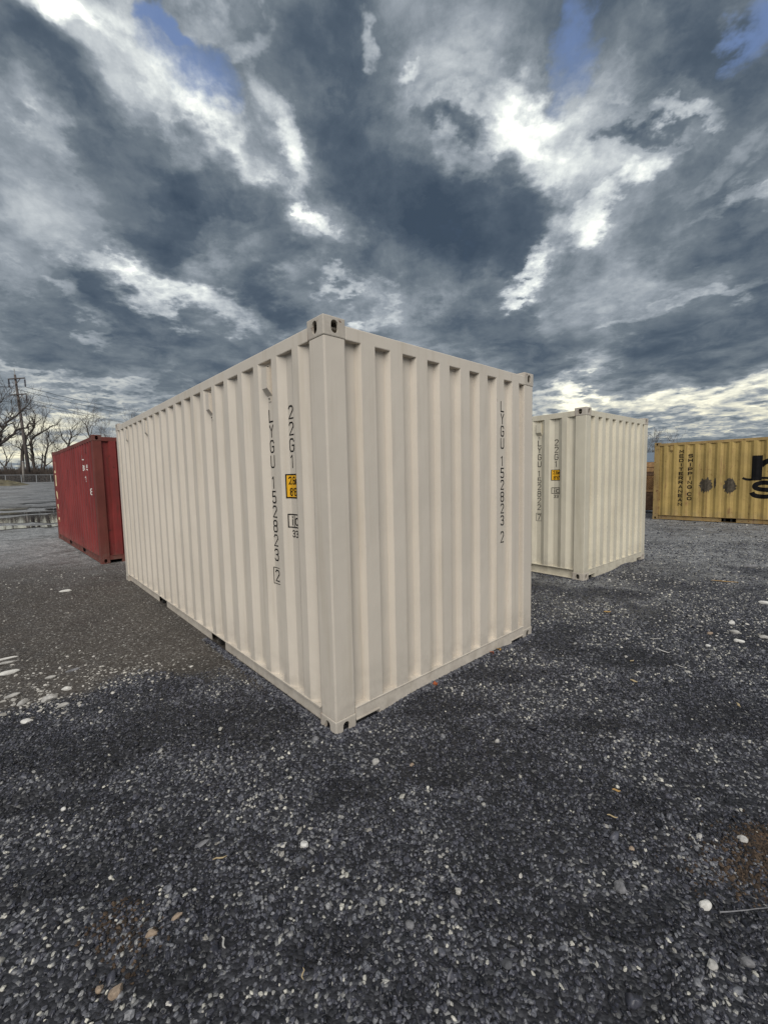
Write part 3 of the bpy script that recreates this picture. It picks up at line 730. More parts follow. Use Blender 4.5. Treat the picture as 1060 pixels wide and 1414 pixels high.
# ---- loose gravel: instanced pebbles --------------------------------
def stone_mat(name, tones, rough=.45):
    m, t, b = new_mat(name)
    tone = t.node('ShaderNodeAttribute', attribute_name='tone', attribute_type='INSTANCER').outputs['Fac']
    g = t.node('ShaderNodeTexCoord').outputs['Object']
    c = t.ramp(tone, tones)
    c = t.mix(t.rng(t.noise(g, 1.6, 4, .6), .3, .7), t.vmath('SCALE', c, sc_=.72), t.vmath('SCALE', c, sc_=1.25))
    t.put(b.inputs['Base Color'], c); b.inputs['Roughness'].default_value = rough; b.inputs['Specular IOR Level'].default_value = .5
    return m
def pebble_tree(mat):
    ng = bpy.data.node_groups.new('gravel', 'GeometryNodeTree')
    ng.interface.new_socket('Geometry', in_out='INPUT', socket_type='NodeSocketGeometry')
    ng.interface.new_socket('Geometry', in_out='OUTPUT', socket_type='NodeSocketGeometry')
    n = ng.nodes; l = ng.links; gi = n.new('NodeGroupInput'); go = n.new('NodeGroupOutput')
    gti = n.new('GeometryNodeGeometryToInstance')
    for k in range(7):
        ic = n.new('GeometryNodeMeshIcoSphere'); ic.inputs['Radius'].default_value = 1; ic.inputs['Subdivisions'].default_value = 2
        nz = n.new('ShaderNodeTexNoise'); nz.noise_dimensions = '4D'; nz.inputs['W'].default_value = k * 7.3; nz.inputs['Scale'].default_value = .9; nz.inputs['Detail'].default_value = 1
        sb = n.new('ShaderNodeVectorMath'); sb.operation = 'SUBTRACT'; sb.inputs[1].default_value = (.5, .5, .5); l.new(nz.outputs['Color'], sb.inputs[0])
        ml = n.new('ShaderNodeVectorMath'); ml.operation = 'MULTIPLY'; ml.inputs[1].default_value = (1.9, 1.9, 1.9); l.new(sb.outputs[0], ml.inputs[0])
        sp = n.new('GeometryNodeSetPosition'); l.new(ic.outputs['Mesh'], sp.inputs['Geometry']); l.new(ml.outputs[0], sp.inputs['Offset'])
        sm = n.new('GeometryNodeSetMaterial'); sm.inputs['Material'].default_value = mat; l.new(sp.outputs[0], sm.inputs[0])
        ss = n.new('GeometryNodeSetShadeSmooth'); ss.inputs['Shade Smooth'].default_value = bool(k % 2); l.new(sm.outputs[0], ss.inputs[0])
        l.new(ss.outputs[0], gti.inputs[0])
    def attr(nm, ty):
        a = n.new('GeometryNodeInputNamedAttribute'); a.data_type = ty; a.inputs['Name'].default_value = nm; return a.outputs[0]
    ip = n.new('GeometryNodeInstanceOnPoints'); l.new(gi.outputs[0], ip.inputs['Points']); l.new(gti.outputs[0], ip.inputs['Instance'])
    ip.inputs['Pick Instance'].default_value = True; l.new(attr('idx', 'INT'), ip.inputs['Instance Index'])
    e2r = n.new('FunctionNodeEulerToRotation'); l.new(attr('rot', 'FLOAT_VECTOR'), e2r.inputs[0]); l.new(e2r.outputs[0], ip.inputs['Rotation'])
    l.new(attr('scl', 'FLOAT_VECTOR'), ip.inputs['Scale']); l.new(ip.outputs[0], go.inputs[0])
    return ng
TONES = [(0, (.008, .009, .012)), (.20, (.026, .027, .037)), (.52, (.078, .080, .101)), (.76, (.145, .15, .168)), (.87, (.23, .23, .235)), (.945, (.40, .39, .35)), (1, (.62, .60, .53))]
BTONES = [(0, (.05, .045, .04)), (.6, (.10, .09, .08)), (.9, (.2, .19, .17)), (1, (.58, .56, .52))]
m_stone = stone_mat('gravel_stone', TONES, .42)
m_bstone = stone_mat('brown_grit', BTONES, .7)
def scatter(name, x, y, size, tone, mat, label, flatten=.62, tilt=.5):
    N = len(x); z = hgt(x, y) + size * .12
    me = bpy.data.meshes.new(name); me.vertices.add(N)
    me.vertices.foreach_set('co', np.stack([x, y, z], -1).astype(np.float32).ravel())
    sx = size * RNG.uniform(.8, 1.3, N); sy = size * RNG.uniform(.65, 1., N); sz = size * RNG.uniform(flatten * .7, flatten * 1.25, N)
    for nm, ty, arr in (('scl', 'FLOAT_VECTOR', np.stack([sx, sy, sz], -1)), ('rot', 'FLOAT_VECTOR', np.stack([RNG.normal(0, tilt, N), RNG.normal(0, tilt, N), RNG.uniform(0, 6.283, N)], -1))):
        a = me.attributes.new(nm, ty, 'POINT'); a.data.foreach_set('vector', arr.astype(np.float32).ravel())
    a = me.attributes.new('tone', 'FLOAT', 'POINT'); a.data.foreach_set('value', tone.astype(np.float32))
    a = me.attributes.new('idx', 'INT', 'POINT'); a.data.foreach_set('value', RNG.integers(0, 7, N).astype(np.int32))
    o = link(name, me); md = o.modifiers.new('gravel', 'NODES'); md.node_group = pebble_tree(mat)
    tag(o, label, 'gravel', kind='stuff'); return o
def inside_any(x, y):
    bad = np.zeros(len(x), bool)
    for cx_, cy_, t_, lx, ly in ((-.3321, 2.5435, .7347, 2.438, 6.058), (2.9746, 6.2205, .6929, 2.438, 6.058), (-5.7134, 8.3843, .7675, 2.438, 6.058), (9.2092, 14.4041, -.8453, 6.058, 2.438)):
        p = (x - cx_) * math.cos(t_) + (y - cy_) * math.sin(t_); q = -(x - cx_) * math.sin(t_) + (y - cy_) * math.cos(t_)
        bad |= (p > .02) & (p < lx - .02) & (q > .02) & (q < ly - .02)
    return bad
def wedge(n, y0, y1, slope=1.12, pad=.7, left=None):
    # sample area-uniform in a wedge in front of the standing point
    y = RNG.uniform(y0, y1, n * 2); x = RNG.uniform(-1, 1, n * 2) * (slope * y1 + pad)
    k = np.abs(x) < slope * y + pad; return x[k][:n], y[k][:n]
def make_gravel():
    xs, ys, ss, ts = [], [], [], []
    for y0, y1, dens, s0, s1 in ((.35, 1.9, 5200, .0048, .0120), (1.9, 3.4, 4200, .0050, .0125), (3.4, 6.0, 2300, .0058, .0135), (6.0, 9.5, 700, .008, .017), (9.5, 15., 130, .010, .022)):
        area = (y1 - y0) * 2 * (1.12 * (y0 + y1) / 2 + .7); n = int(area * dens)
        x, y = wedge(n, y0, y1)
        soil, pale, pk = zones(x, y)
        keep = (RNG.random(len(x)) > soil * 1.2) & ~inside_any(x, y) & (RNG.random(len(x)) > pale * .6)
        # thinner in some patches
        keep &= RNG.random(len(x)) < .78 + .22 * np.clip(sumsin(S1, x, y), -1, 1)
        x, y = x[keep], y[keep]; n = len(x)
        s = s0 + (s1 - s0) * RNG.beta(1.6, 3.2, n)
        coarse = RNG.random(n) < .010; s[coarse] *= RNG.uniform(1.5, 2.4, coarse.sum())
        t_ = RNG.random(n); p2 = zones(x, y)[2]
        dm = damp_shade(x, y); t_ = np.clip(t_ * (1 - .62 * dm * (RNG.random(n) < .90)) + .06 * p2 + .05 * (1 - dm) * (vnoise(x, y, .9, 3) - .5) * 2, 0, 1)  # stone tones darkened for wetness and for painted hollow shade
        xs.append(x); ys.append(y); ss.append(s); ts.append(t_)
    return [np.concatenate(a) for a in (xs, ys, ss, ts)]
x, y, s, t_ = make_gravel()
ex, ey = [], []
for o_, th, lx, ly, nn in (((-.3321, 2.5435), .7347, 2.438, 6.058, 2600), ((2.9746, 6.2205), .6929, 2.438, 6.058, 900)):
    u_ = np.array([-math.sin(th), math.cos(th)]); v_ = np.array([math.cos(th), math.sin(th)])
    a_ = RNG.random(nn) * lx; d_ = -np.abs(RNG.normal(0, .03, nn)) + .012; ex.append(o_[0] + v_[0] * a_ + u_[0] * d_); ey.append(o_[1] + v_[1] * a_ + u_[1] * d_)
    a_ = RNG.random(nn) ** 1.6 * (2.3 if ly and nn > 2000 else ly); d_ = -np.abs(RNG.normal(0, .025, nn)) + .02; ex.append(o_[0] + v_[0] * d_ + u_[0] * a_); ey.append(o_[1] + v_[1] * d_ + u_[1] * a_)
ex, ey = np.concatenate(ex), np.concatenate(ey); x = np.append(x, ex); y = np.append(y, ey); s = np.append(s, RNG.uniform(.006, .014, len(ex))); t_ = np.append(t_, RNG.random(len(ex)) * .85)
print('pebbles', len(x))
scatter('loose_gravel', x, y, s, t_, m_stone, 'loose dark grey gravel covering the yard in the foreground')
# sparse grit on the brown compacted ground
x, y = wedge(60000, 2.2, 8.5); soil, pale, pk = zones(x, y); k = (soil > .3) & ~inside_any(x, y) & (RNG.random(len(x)) < .75)
x, y = x[k], y[k]; n = len(x)
scatter('brown_grit', x, y, .0035 + .006 * RNG.beta(1.2, 4, n), RNG.random(n) ** 1.3, m_bstone, 'fine brown grit on the compacted ground left of the beige container', .5)
# light crushed-stone bits in bands
xs, ys, ss = [], [], []
for cx_, cy_, rx, ry, n in ((-2.85, 3.12, .55, .28, 260), (-2.3, 3.5, .5, .22, 140), (-2.9, 3.7, .6, .3, 60), (3.6, 4.4, .8, .55, 240), (5.0, 6.0, 1.3, .8, 220), (6.5, 8.5, 3., 1.6, 260), (-5.5, 7.2, 1.6, 1., 120), (-5., 5.5, 1.5, 1., 60), (2.6, 3.8, .6, .5, 50), (-1.0, 1.6, .8, .5, 40), (0.8, 1.7, 1.2, .6, 50)):
    xs.append(RNG.normal(cx_, rx * .6, n)); ys.append(RNG.normal(cy_, ry * .6, n)); ss.append(.005 + .016 * RNG.beta(1.2, 4, n) * (1 + .06 * cy_))
x, y, s = map(np.concatenate, (xs, ys, ss)); k = ~inside_any(x, y); x, y, s = x[k], y[k], s[k]
scatter('pale_crushed_stone', x, y, s, .90 + .1 * RNG.random(len(x)), m_bstone, 'scattered small pale crushed stones on the yard', .45, .25)

# ------------------------------------------------------------------ individual stones, chips, twigs
def rock_mesh(seed, sx, sy, sz, flatk=0.):
    rnd = random.Random(seed); bm = bmesh.new(); bmesh.ops.create_icosphere(bm, subdivisions=3, radius=1)
    dirs = [Vector((rnd.gauss(0, 1), rnd.gauss(0, 1), rnd.gauss(0, 1))).normalized() for _ in range(11)]
    for v in bm.verts:
        p = v.co.normalized(); r = 1.
        for d in dirs:                      # facet cuts
            k = p.dot(d)
            if k > .62: r = min(r, .62 / k * rnd.uniform(.985, 1.015) + .12)
        r *= 1 + .05 * math.sin(5 * p.x + seed) * math.sin(6 * p.y + 2 * seed)
        v.co = Vector((p.x * sx, p.y * sy, p.z * sz)) * r
    me = bpy.data.meshes.new('rock'); bm.to_mesh(me); bm.free(); return me
m_rockg = flat('grey_stone', (.17, .17, .18), .8, var=.35, scale=40, bump=.002)
m_rockl = flat('pale_stone', (.40, .39, .37), .8, var=.2, scale=40, bump=.002)
m_rockw = flat('white_stone', (.62, .61, .58), .7, var=.12, scale=40, bump=.002)
m_rockt = flat('tan_stone', (.30, .23, .17), .8, var=.25, scale=40, bump=.002)
m_rockd = flat('dark_stone', (.07, .072, .08), .8, var=.3, scale=40, bump=.002)
m_straw = flat('straw', (.48, .38, .22), .8); m_twig = flat('twig_bark', (.16, .13, .10), .9); m_leaf = flat('dry_leaf', (.35, .09, .03), .7); m_leafy = flat('tan_leaf', (.45, .28, .10), .7)
def rock(i, x, y, sx, sy, sz, mat, rz, label, group=None, sink=.35):
    o = link('rock', rock_mesh(i, sx, sy, sz), mat); o.location = (x, y, float(hgt(np.array(x), np.array(y))) + sz * (1 - sink)); o.rotation_euler = (random.uniform(-.15, .15), random.uniform(-.15, .15), rz)
    tag(o, label, 'stone', group or 'larger stones lying on the yard'); return o
ROCKS = [
 (1.17, 1.45, .024, .017, .016, m_rockw, .3, 'rounded white pebble beside a curved twig, lower right'),
 (.89, 1.52, .028, .024, .018, m_rockg, .2, 'pale grey roundish stone in the dark gravel, right foreground'),
 (-.39, 1.77, .024, .017, .014, m_rockw, -.5, 'small ragged white stone in front of the near container corner'),
 (-.89, 1.22, .023, .019, .017, m_rockt, .9, 'tan blocky stone near the bottom left of the gravel'),
 (-.955, 1.235, .013, .011, .010, m_rockt, .1, 'small brown stone just left of the tan blocky one'),
 (-.81, 1.45, .022, .010, .010, m_rockt, .7, 'slim light tan stone, left foreground gravel'),
 (-.87, 1.39, .022, .014, .013, m_rockt, .5, 'broad light brown stone just below the slim tan one'),
 (-.86, 1.78, .036, .014, .006, m_rockg, .75, 'flat grey-brown slab stone beside a straw, left of centre'),
 (-1.65, 2.0, .015, .011, .010, m_rockw, 0., 'single white pebble alone on dark gravel, far left foreground'),
 (1.04, 1.25, .020, .015, .014, m_rockl, .4, 'light grey stone near the bottom right edge'),
 (1.165, 1.265, .024, .017, .016, m_rockg, -.6, 'mid grey stone at the bottom right edge of the gravel'),
 (.06, 1.40, .019, .017, .013, m_rockg, .4, 'bluish grey stone at the centre of the foreground'),
 (.66, 2.45, .020, .014, .011, m_rockl, .4, 'light pebble in front of the middle of the container end'),
 (.13, 2.30, .016, .012, .009, m_rockt, .9, 'small brownish stone a step out from the near corner'),
 (-.08, 2.31, .026, .020, .016, m_rockl, .8, 'pale chunky stone just outside the near corner casting'),
 (-.46, 2.52, .024, .018, .015, m_rockg, .2, 'grey stone tucked against the long side by the near corner'),
 (1.53, 1.71, .022, .017, .014, m_rockl, .0, 'pale stone beside the brown soil patch at the right edge'),
 (1.35, 1.72, .017, .012, .010, m_rockl, .6, 'oval light stone a little left of the brown soil patch'),
 (1.03, 1.68, .014, .010, .008, m_rockt, .3, 'small tan chip in gravel, right of centre foreground'),
 (.38, 1.28, .022, .018, .010, m_rockd, .2, 'flat dark stone at the bottom centre right'),
 (-2.58, 3.09, .075, .050, .022, m_rockl, .5, 'largest pale slab in the stone scatter at the left'),
 (-2.53, 2.82, .040, .024, .012, m_rockw, .5, 'white stone lowest in the scatter, on the dark gravel'),
 (-2.56, 3.24, .042, .022, .014, m_rockw, .3, 'white chunk just above the largest pale slab'),
 (-2.42, 3.02, .062, .026, .012, m_rockl, .9, 'narrow grey-white slab right of the largest one'),
 (-2.75, 3.05, .045, .026, .016, m_rockl, 1.3, 'upright pale stone left of the largest slab'),
 (-2.95, 3.18, .070, .024, .012, m_rockl, .8, 'long pale sliver stone at the left of the scatter'),
 (-3.31, 3.57, .095, .032, .014, m_rockw, .85, 'long white slab at the left edge of the brown ground'),
 (-3.62, 3.89, .120, .018, .010, m_rockw, .75, 'thin white strip of stone at the left edge, farthest up'),
 (-3.50, 3.76, .110, .016, .010, m_rockl, .8, 'thin pale strip of stone between two white slabs at the left edge'),
 (-2.85, 3.45, .055, .022, .014, m_rockl, .5, 'pale rounded stone on brown ground above the scatter'),
 (-2.77, 3.60, .075, .020, .010, m_rockg, .7, 'long grey flat stone on brown ground above the scatter'),
 (-4.85, 6.29, .110, .035, .014, m_rockw, .7, 'lone white slab on the brown ground below the red container'),
 (6.03, 6.83, .14, .06, .03, m_rockg, -.2, 'flat grey slab on the gravel in front of the yellow container'),
 (3.56, 4.19, .060, .030, .018, m_rockl, -.6, 'pale flat stone at the right, upper of the two largest'),
 (3.42, 3.98, .050, .020, .014, m_rockw, -.6, 'white elongated stone just below the pale flat one at right'),
 (3.72, 4.42, .040, .026, .018, m_rockw, .1, 'small white stone above the pale flat one at right'),
 (3.00, 3.82, .030, .020, .014, m_rockw, .2, 'white pebble left of the white elongated stone at right'),
 (4.63, 5.04, .090, .030, .02, m_rockw, -.4, 'bright white slab at the right edge below the yellow container'),
 (3.71, 4.02, .070, .026, .016, m_rockl, -.5, 'long pale stone cut by the right edge of the picture'),
 (3.28, 4.16, .034, .022, .014, m_rockt, .2, 'buff coloured small stone on the right-hand gravel'),
]
for i, (x, y, sx, sy, sz, mt, rz, lb) in enumerate(ROCKS):
    k = .80 if sx > .05 else 1.
    rock(i + 1, x, y, sx * k, sy * k, sz * (1.5 if sx > .035 else 1.15), mt, rz, lb, sink=.48)
def chip(x, y, ln, wd, rz, mat, label, name='wood_chip', cat='wood chip', tilt=.05):
    if x * x + y * y < 6: ln *= .75; wd *= .6
    z = float(hgt(np.array(x), np.array(y))); mb = MB()
    n = 5; prof = [.25, .8, 1, .75, .2]
    for i in range(n):
        s = -ln / 2 + ln * i / (n - 1); wv = wd * prof[i] / 2; bend = .004 * math.sin(i * 1.7)
        mb.v += [(s, -wv + bend, 0), (s, wv + bend, 0), (s, wv + bend, .003), (s, -wv + bend, .003)]
    for i in range(n - 1):
        a = i * 4; b = a + 4
        mb.f += [(a + j, b + j, b + (j + 1) % 4, a + (j + 1) % 4) for j in range(4)]
    mb.f += [(3, 2, 1, 0), (n * 4 - 4, n * 4 - 3, n * 4 - 2, n * 4 - 1)]
    o = mb.build(name, mat); o.location = (x, y, z + .012); o.rotation_euler = (0, tilt, rz); tag(o, label, cat); return o
chip(-.74, 1.69, .075, .008, .35, m_straw, 'yellow straw stalk lying beside the flat grey slab stone', 'straw', 'straw')
chip(-.60, 1.36, .060, .012, -1.0, m_rockl, 'grey splinter of wood in the left centre foreground')
chip(-.30, 1.26, .045, .007, -1.4, m_straw, 'tiny pale splinter near the bottom centre')
chip(1.14, 2.0, .05, .02, -.3, m_leafy, 'tan wood flake on dark gravel right of the near corner')
chip(1.05, 1.87, .06, .010, -.4, m_straw, 'short pale stick lying in the right-hand foreground gravel')
chip(2.49, 3.69, .11, .012, -.9, m_rockw, 'white splinter slanting on gravel right of the big container')
chip(2.6, 3.96, .12, .012, .1, m_rockl, 'pale stick lying level right of the big container corner')
chip(2.44, 3.4, .08, .012, -.8, m_rockl, 'short pale splinter below the slanting white one')
chip(2.42, 2.79, .06, .014, 1.2, m_straw, 'pale sliver standing out near the right edge')
chip(4.89, 5.97, .34, .03, -.25, m_leafy, 'orange-brown lath lying in front of the yellow container')
chip(2.12, 3.53, .05, .012, .5, m_straw, 'little straw bit right of the big container end')
chip(1.91, 3.15, .05, .022, -.8, m_straw, 'yellowish flake on gravel right of the container end')
chip(2.59, 4.82, .09, .04, .1, m_leafy, 'orange flake on the gravel before the cream container')
def leaf(x, y, s, rz, mat, label):
    z = float(hgt(np.array(x), np.array(y))); mb = MB(); n = 12
    mb.v.append((0, 0, .004))
    for i in range(n):
        a = 6.283 * i / n; r = s * (1 if i % 2 else .55) * (1.2 if i % 3 == 0 else .9); mb.v.append((r * math.cos(a), r * .7 * math.sin(a), .012 * math.sin(a * 2 + rz)))
    mb.f = [(0, 1 + i, 1 + (i + 1) % n) for i in range(n)]
    o = mb.build('dry_leaf', mat); o.location = (x, y, z + .02); o.rotation_euler = (.9, .3, rz); tag(o, label, 'leaf', 'dead leaves along the container sill')
leaf(.36, 3.10, .028, .3, m_leaf, 'red-brown dead leaf against the container end sill, nearer one')
leaf(.94, 3.64, .034, 1.2, m_leaf, 'red-brown dead leaf against the container end sill, farther one')
leaf(1.02, 3.72, .028, 2.0, m_leafy, 'yellow-brown dead leaf at the farther end of the sill')
mb = MB(); pts = []
for i in range(9):
    a = i / 8; x = 1.20 + .27 * a; y = 1.42 + .05 * a + .02 * math.sin(a * 3.1) * -1
    pts.append((x, y, float(hgt(np.array(x), np.array(y))) + .016 + .006 * math.sin(a * 3)))
mb.tube(pts, [.0026 - .0016 * i / 8 for i in range(9)], 5); tag(mb.build('twig', m_rockg), 'thin curved grey twig beside the white pebble, lower right', 'twig')
# brown soil patch
def sheet(name, cx_, cy_, rx, ry, rz, mat, dz=.006, n=40, seed=0, jagk=.18, **kw):
    rnd = random.Random(seed); ph = [rnd.uniform(0, 6.28) for _ in range(5)]; mb = MB(); rings = 8
    mb.v.append((cx_, cy_, float(hgt(np.array(cx_), np.array(cy_))) + dz))
    for k in range(1, rings + 1):
        for i in range(n):
            a = 6.283 * i / n; r = 1 + jagk * sum(math.sin((j + 2) * a + ph[j]) / (j * .6 + 1) for j in range(5)); r *= k / rings
            ux, uy = rx * r * math.cos(a), ry * r * math.sin(a)
            X_ = cx_ + ux * math.cos(rz) - uy * math.sin(rz); Y_ = cy_ + ux * math.sin(rz) + uy * math.cos(rz)
            mb.v.append((X_, Y_, (float(hgt(np.array(X_), np.array(Y_))) + dz) if kw.get('follow', True) else dz))
    for i in range(n): mb.f.append((0, 1 + i, 1 + (i + 1) % n))
    for k in range(rings - 1):
        for i in range(n):
            a = 1 + k * n + i; b = 1 + k * n + (i + 1) % n; mb.f.append((a, a + n, b + n, b))
    return mb.build(name, mat, smooth=True)
m_soil = flat('wet_brown_soil', (.085, .050, .028), .9, var=.45, scale=30, bump=.012)
o = sheet('brown_soil_patch', 1.68, 1.69, .10, .07, .3, m_soil, .006, seed=5, jagk=.30); o['kind'] = 'structure'
m_crumb = stone_mat('brown_soil_crumb', [(0, (.020, .014, .010)), (.6, (.055, .036, .023)), (1, (.11, .075, .048))], .9)
x = np.concatenate([RNG.normal(1.68, .085, 2600), RNG.normal(1.45, .11, 500), RNG.normal(-1.03, .05, 130), RNG.normal(-.90, .06, 90)]); y = np.concatenate([RNG.normal(1.69, .055, 2600), RNG.normal(1.58, .07, 500), RNG.normal(1.43, .045, 130), RNG.normal(1.36, .05, 90)])
scatter('brown_soil_crumbs', x, y, RNG.uniform(.003, .009, len(x)), RNG.random(len(x)), m_crumb, 'crumbly brown soil spilled on the gravel at the right edge and lower left', .7)
# ------------------------------------------------------------------ puddles
def water_mat():
    m, t, b = new_mat('puddle_water'); b.inputs['Base Color'].default_value = (.03, .03, .032, 1); b.inputs['Roughness'].default_value = .05; b.inputs['IOR'].default_value = 1.33
    b.inputs['Specular IOR Level'].default_value = .6
    bp = t.node('ShaderNodeBump'); bp.inputs['Distance'].default_value = .0006; g = t.node('ShaderNodeNewGeometry').outputs['Position']
    t.put(bp.inputs['Height'], t.noise(g, 5, 3)); t.l.new(bp.outputs[0], b.inputs['Normal']); return m
m_water = water_mat(); AZL = math.atan2(20.44, -18.68)
def pud(px, py, wpx, hpx, seed):
    d = ray(px, py); r = CAMH / -d.z; cx_, cy_ = d.x * r, d.y * r; dist = math.hypot(cx_, cy_)
    rx = wpx / 2 / FPX * dist * 1.35 * .75; ry = hpx / 2 * dist * dist / (CAMH * FPX) * 1.3
    o = sheet('puddle', cx_, cy_, rx, ry, math.atan2(cy_, cx_) - math.pi / 2, m_water, .012 + .004 * seed, seed=seed, jagk=.22); o['kind'] = 'structure'
for k, a in enumerate(((14, 718.0, 62, 6.0, 1), (72, 714.5, 40, 7, 2), (8, 729.5, 36, 3.4, 3), (72, 726.5, 24, 2.2, 4), (14, 698.3, 30, 2.4, 5), (16, 703.5, 36, 1.4, 6), (42, 708.5, 60, 1.8, 7), (58, 700, 30, 1.5, 8), (66, 693, 28, .7, 10), (44, 695, 22, .8, 11), (88, 703, 30, 1.6, 12))): pud(*a)

# ------------------------------------------------------------------ background left: fence, pole, trees, thicket
def at(px, py, dist):
    d = ray(px, py); k = dist / math.hypot(d.x, d.y); return Vector((d.x * k, d.y * k, CAMH + d.z * k))
def gz(p): return float(hgt(np.array(p.x), np.array(p.y)))
m_bark = flat('bare_bark', (.075, .062, .055), .95, var=.3, scale=3)
m_bark2 = flat('grey_bare_bark', (.10, .085, .075), .95, var=.3, scale=3)
m_thick = flat('thicket_twigs', (.060, .046, .038), .95, var=.4, scale=.8)
m_pole = flat('weathered_pole', (.10, .085, .08), .9, var=.25, scale=2)
m_pole2 = flat('pale_post', (.22, .20, .18), .9, var=.25, scale=2)
m_ins = flat('brown_insulator', (.04, .03, .045), .4); m_wire = flat('wire', (.05, .055, .065), .6)
def chain_mat():
    m, t, b = new_mat('chain_link'); g = t.node('ShaderNodeTexCoord').outputs['UV']
    b.inputs['Base Color'].default_value = (.30, .31, .32, 1); b.inputs['Roughness'].default_value = .6
    s = t.node('ShaderNodeSeparateXYZ'); t.put(s.inputs[0], t.node('ShaderNodeTexCoord').outputs['Object'])
    u = t.math('ADD', s.outputs[0], s.outputs[2]); v = t.math('SUBTRACT', s.outputs[0], s.outputs[2])
    a = t.math('MAXIMUM', t.math('PINGPONG', t.math('MULTIPLY', u, 14), 1.), t.math('PINGPONG', t.math('MULTIPLY', v, 14), 1.))
    t.put(b.inputs['Alpha'], t.math('GREATER_THAN', a, .93)); return m
m_chain = chain_mat()
# fence runs across the view at the left, about 88 m out
FA, FB = at(-90, 667, 84), at(190, 667, 90)
def fence():
    A = Vector((FA.x, FA.y, 0)); Bv = Vector((FB.x, FB.y, 0)); n = 14; d = (Bv - A); ln = d.length
    t = empty('chain_link_fence', (A.x, A.y, gz(FA) - .05), math.atan2(d.y, d.x))
    tag(t, 'low grey chain link fence along the far edge of the yard at left', 'fence')
    for i in range(n + 1):
        MB().tube([(ln * i / n, 0, -.3), (ln * i / n, 0, 1.26)], .05, 6, True).build('post', m_steel, t)
    for i in range(n):
        MB().tube([(ln * i / n + .05, 0, 1.22), (ln * (i + 1) / n - .05, 0, 1.22)], .045, 5).build('top_rail', m_steel, t)
    mb = MB(); mb.v = [(0, .03, 0), (ln, .03, 0), (ln, .03, 1.2), (0, .03, 1.2)]; mb.f = [(0, 1, 2, 3)]; mb.build('chain_mesh', m_chain, t)
fence()
# pale kerb strip in front of the fence
d = (FB - FA); nrm = Vector((d.y, -d.x, 0)).normalized()
mb = MB(); zf = gz(FA)
def strip(name, off0, off1, h, mat):
    mb = MB(); n = 30
    for i in range(n + 1):
        for o_ in (off0, off1):
            p = FA + d * (i / n) + nrm * o_; mb.v.append((p.x, p.y, gz(p) + h))
    for i in range(n): mb.f.append((2 * i, 2 * i + 1, 2 * i + 3, 2 * i + 2))
    o = mb.build(name, mat); o['kind'] = 'structure'
m_conc = flat('pale_concrete', (.27, .27, .27), .8, var=.15, scale=1)
strip('kerb_strip', 1.5, 9.5, .02, m_conc)
# grassy mound
def mound():
    c = at(-2, 672.5, 79); rx, ry, hh = 4.2, 2.2, .55; mb = MB(); n, m_ = 44, 26; rnd = random.Random(2)
    for i in range(m_ + 1):
        for j in range(n):
            a = 6.283 * j / n; r = i / m_; z = hh * (1 - r * r) ** 1.2 * (1 + .25 * math.sin(3 * a + 2 * r)) * (1 + .12 * math.sin(9 * a + 7 * r)) + rnd.uniform(-.03, .03) * (r < .95)
            x = c.x + rx * r * math.cos(a + .7) * (1 + .1 * math.sin(3 * a)); y = c.y + ry * r * math.sin(a + .7)
            mb.v.append((x, y, float(hgt(np.array(x), np.array(y))) + z - .02))
    for i in range(m_):
        for j in range(n): a = i * n + j; b = i * n + (j + 1) % n; mb.f.append((a, b, b + n, a + n))
    o = mb.build('grassy_mound', flat('dry_grass_soil', (.12, .105, .065), .95, var=.5, scale=1.5, bump=.05), smooth=True); o['kind'] = 'structure'
mound()
# utility pole
PD_ = 91.
def pole(base_px, top_px, dist, label, zextra=0.):
    b = at(*base_px, dist); tp = at(*top_px, dist); b = Vector((b.x, b.y, gz(b) - .2)); 
    t = empty('utility_pole', b); tag(t, label, 'utility pole', 'wooden utility poles'); v = tp - b
    body = v * .95
    MB().tube([(0, 0, 0), tuple(body * .5), tuple(body)], [.29, .22, .15], 10, True).build('pole', m_pole, t, smooth=True)
    MB().tube([tuple(body * .99), tuple(v)], [.07, .05], 6, True).build('lightning_rod', m_steel, t)
    rx_ = Vector((rt.x, rt.y, 0)).normalized(); ends = []
    for f, l0, l1 in ((.91, -1.0, 1.75), (.775, -.9, 1.65)):
        c = v * f
        arm = MB().tube([tuple(c + rx_ * l0 + Vector((0, -.25, 0))), tuple(c + rx_ * l1 + Vector((0, -.25, .12)))], .11, 4, True).build('crossarm', m_pole, t)
        MB().tube([tuple(c + rx_ * .9 + Vector((0, -.2, 0))), tuple(c + Vector((0, -.2, -1.0)))], .06, 4).build('brace', m_pole, t)
        for e in (l0 + .1, l1 - .05):
            if f < .8 and e < 0: ends.append(b + c + rx_ * e); continue
            p0 = c + rx_ * e + Vector((0, -.25, -.1)); mb = MB()
            for k in range(7):
                mb.tube([tuple(p0 - Vector((0, 0, .16 * k))), tuple(p0 - Vector((0, 0, .16 * k + .10)))], [.05, .16], 8, True)
            mb.tube([tuple(p0), tuple(p0 - Vector((0, 0, 1.15)))], .05, 6)
            mb.build('insulator', m_ins, t); ends.append(b + p0 - Vector((0, 0, 1.2)))
    c = v * .455 + rx_ * -.75
    MB().box(c.x - .35, c.x + .35, c.y - .3, c.y + .3, c.z - .45, c.z + .35).build('equipment_box', m_steel, t, .05)
    MB().box(min(c.x, v.x * .455), max(c.x, v.x * .455), c.y - .25, c.y - .15, c.z - .05, c.z + .05).build('box_bracket', m_steel, t)
    return ends
E1 = pole((42, 666), (19.3, 509), PD_, 'tall leaning wooden power pole behind the fence at left')
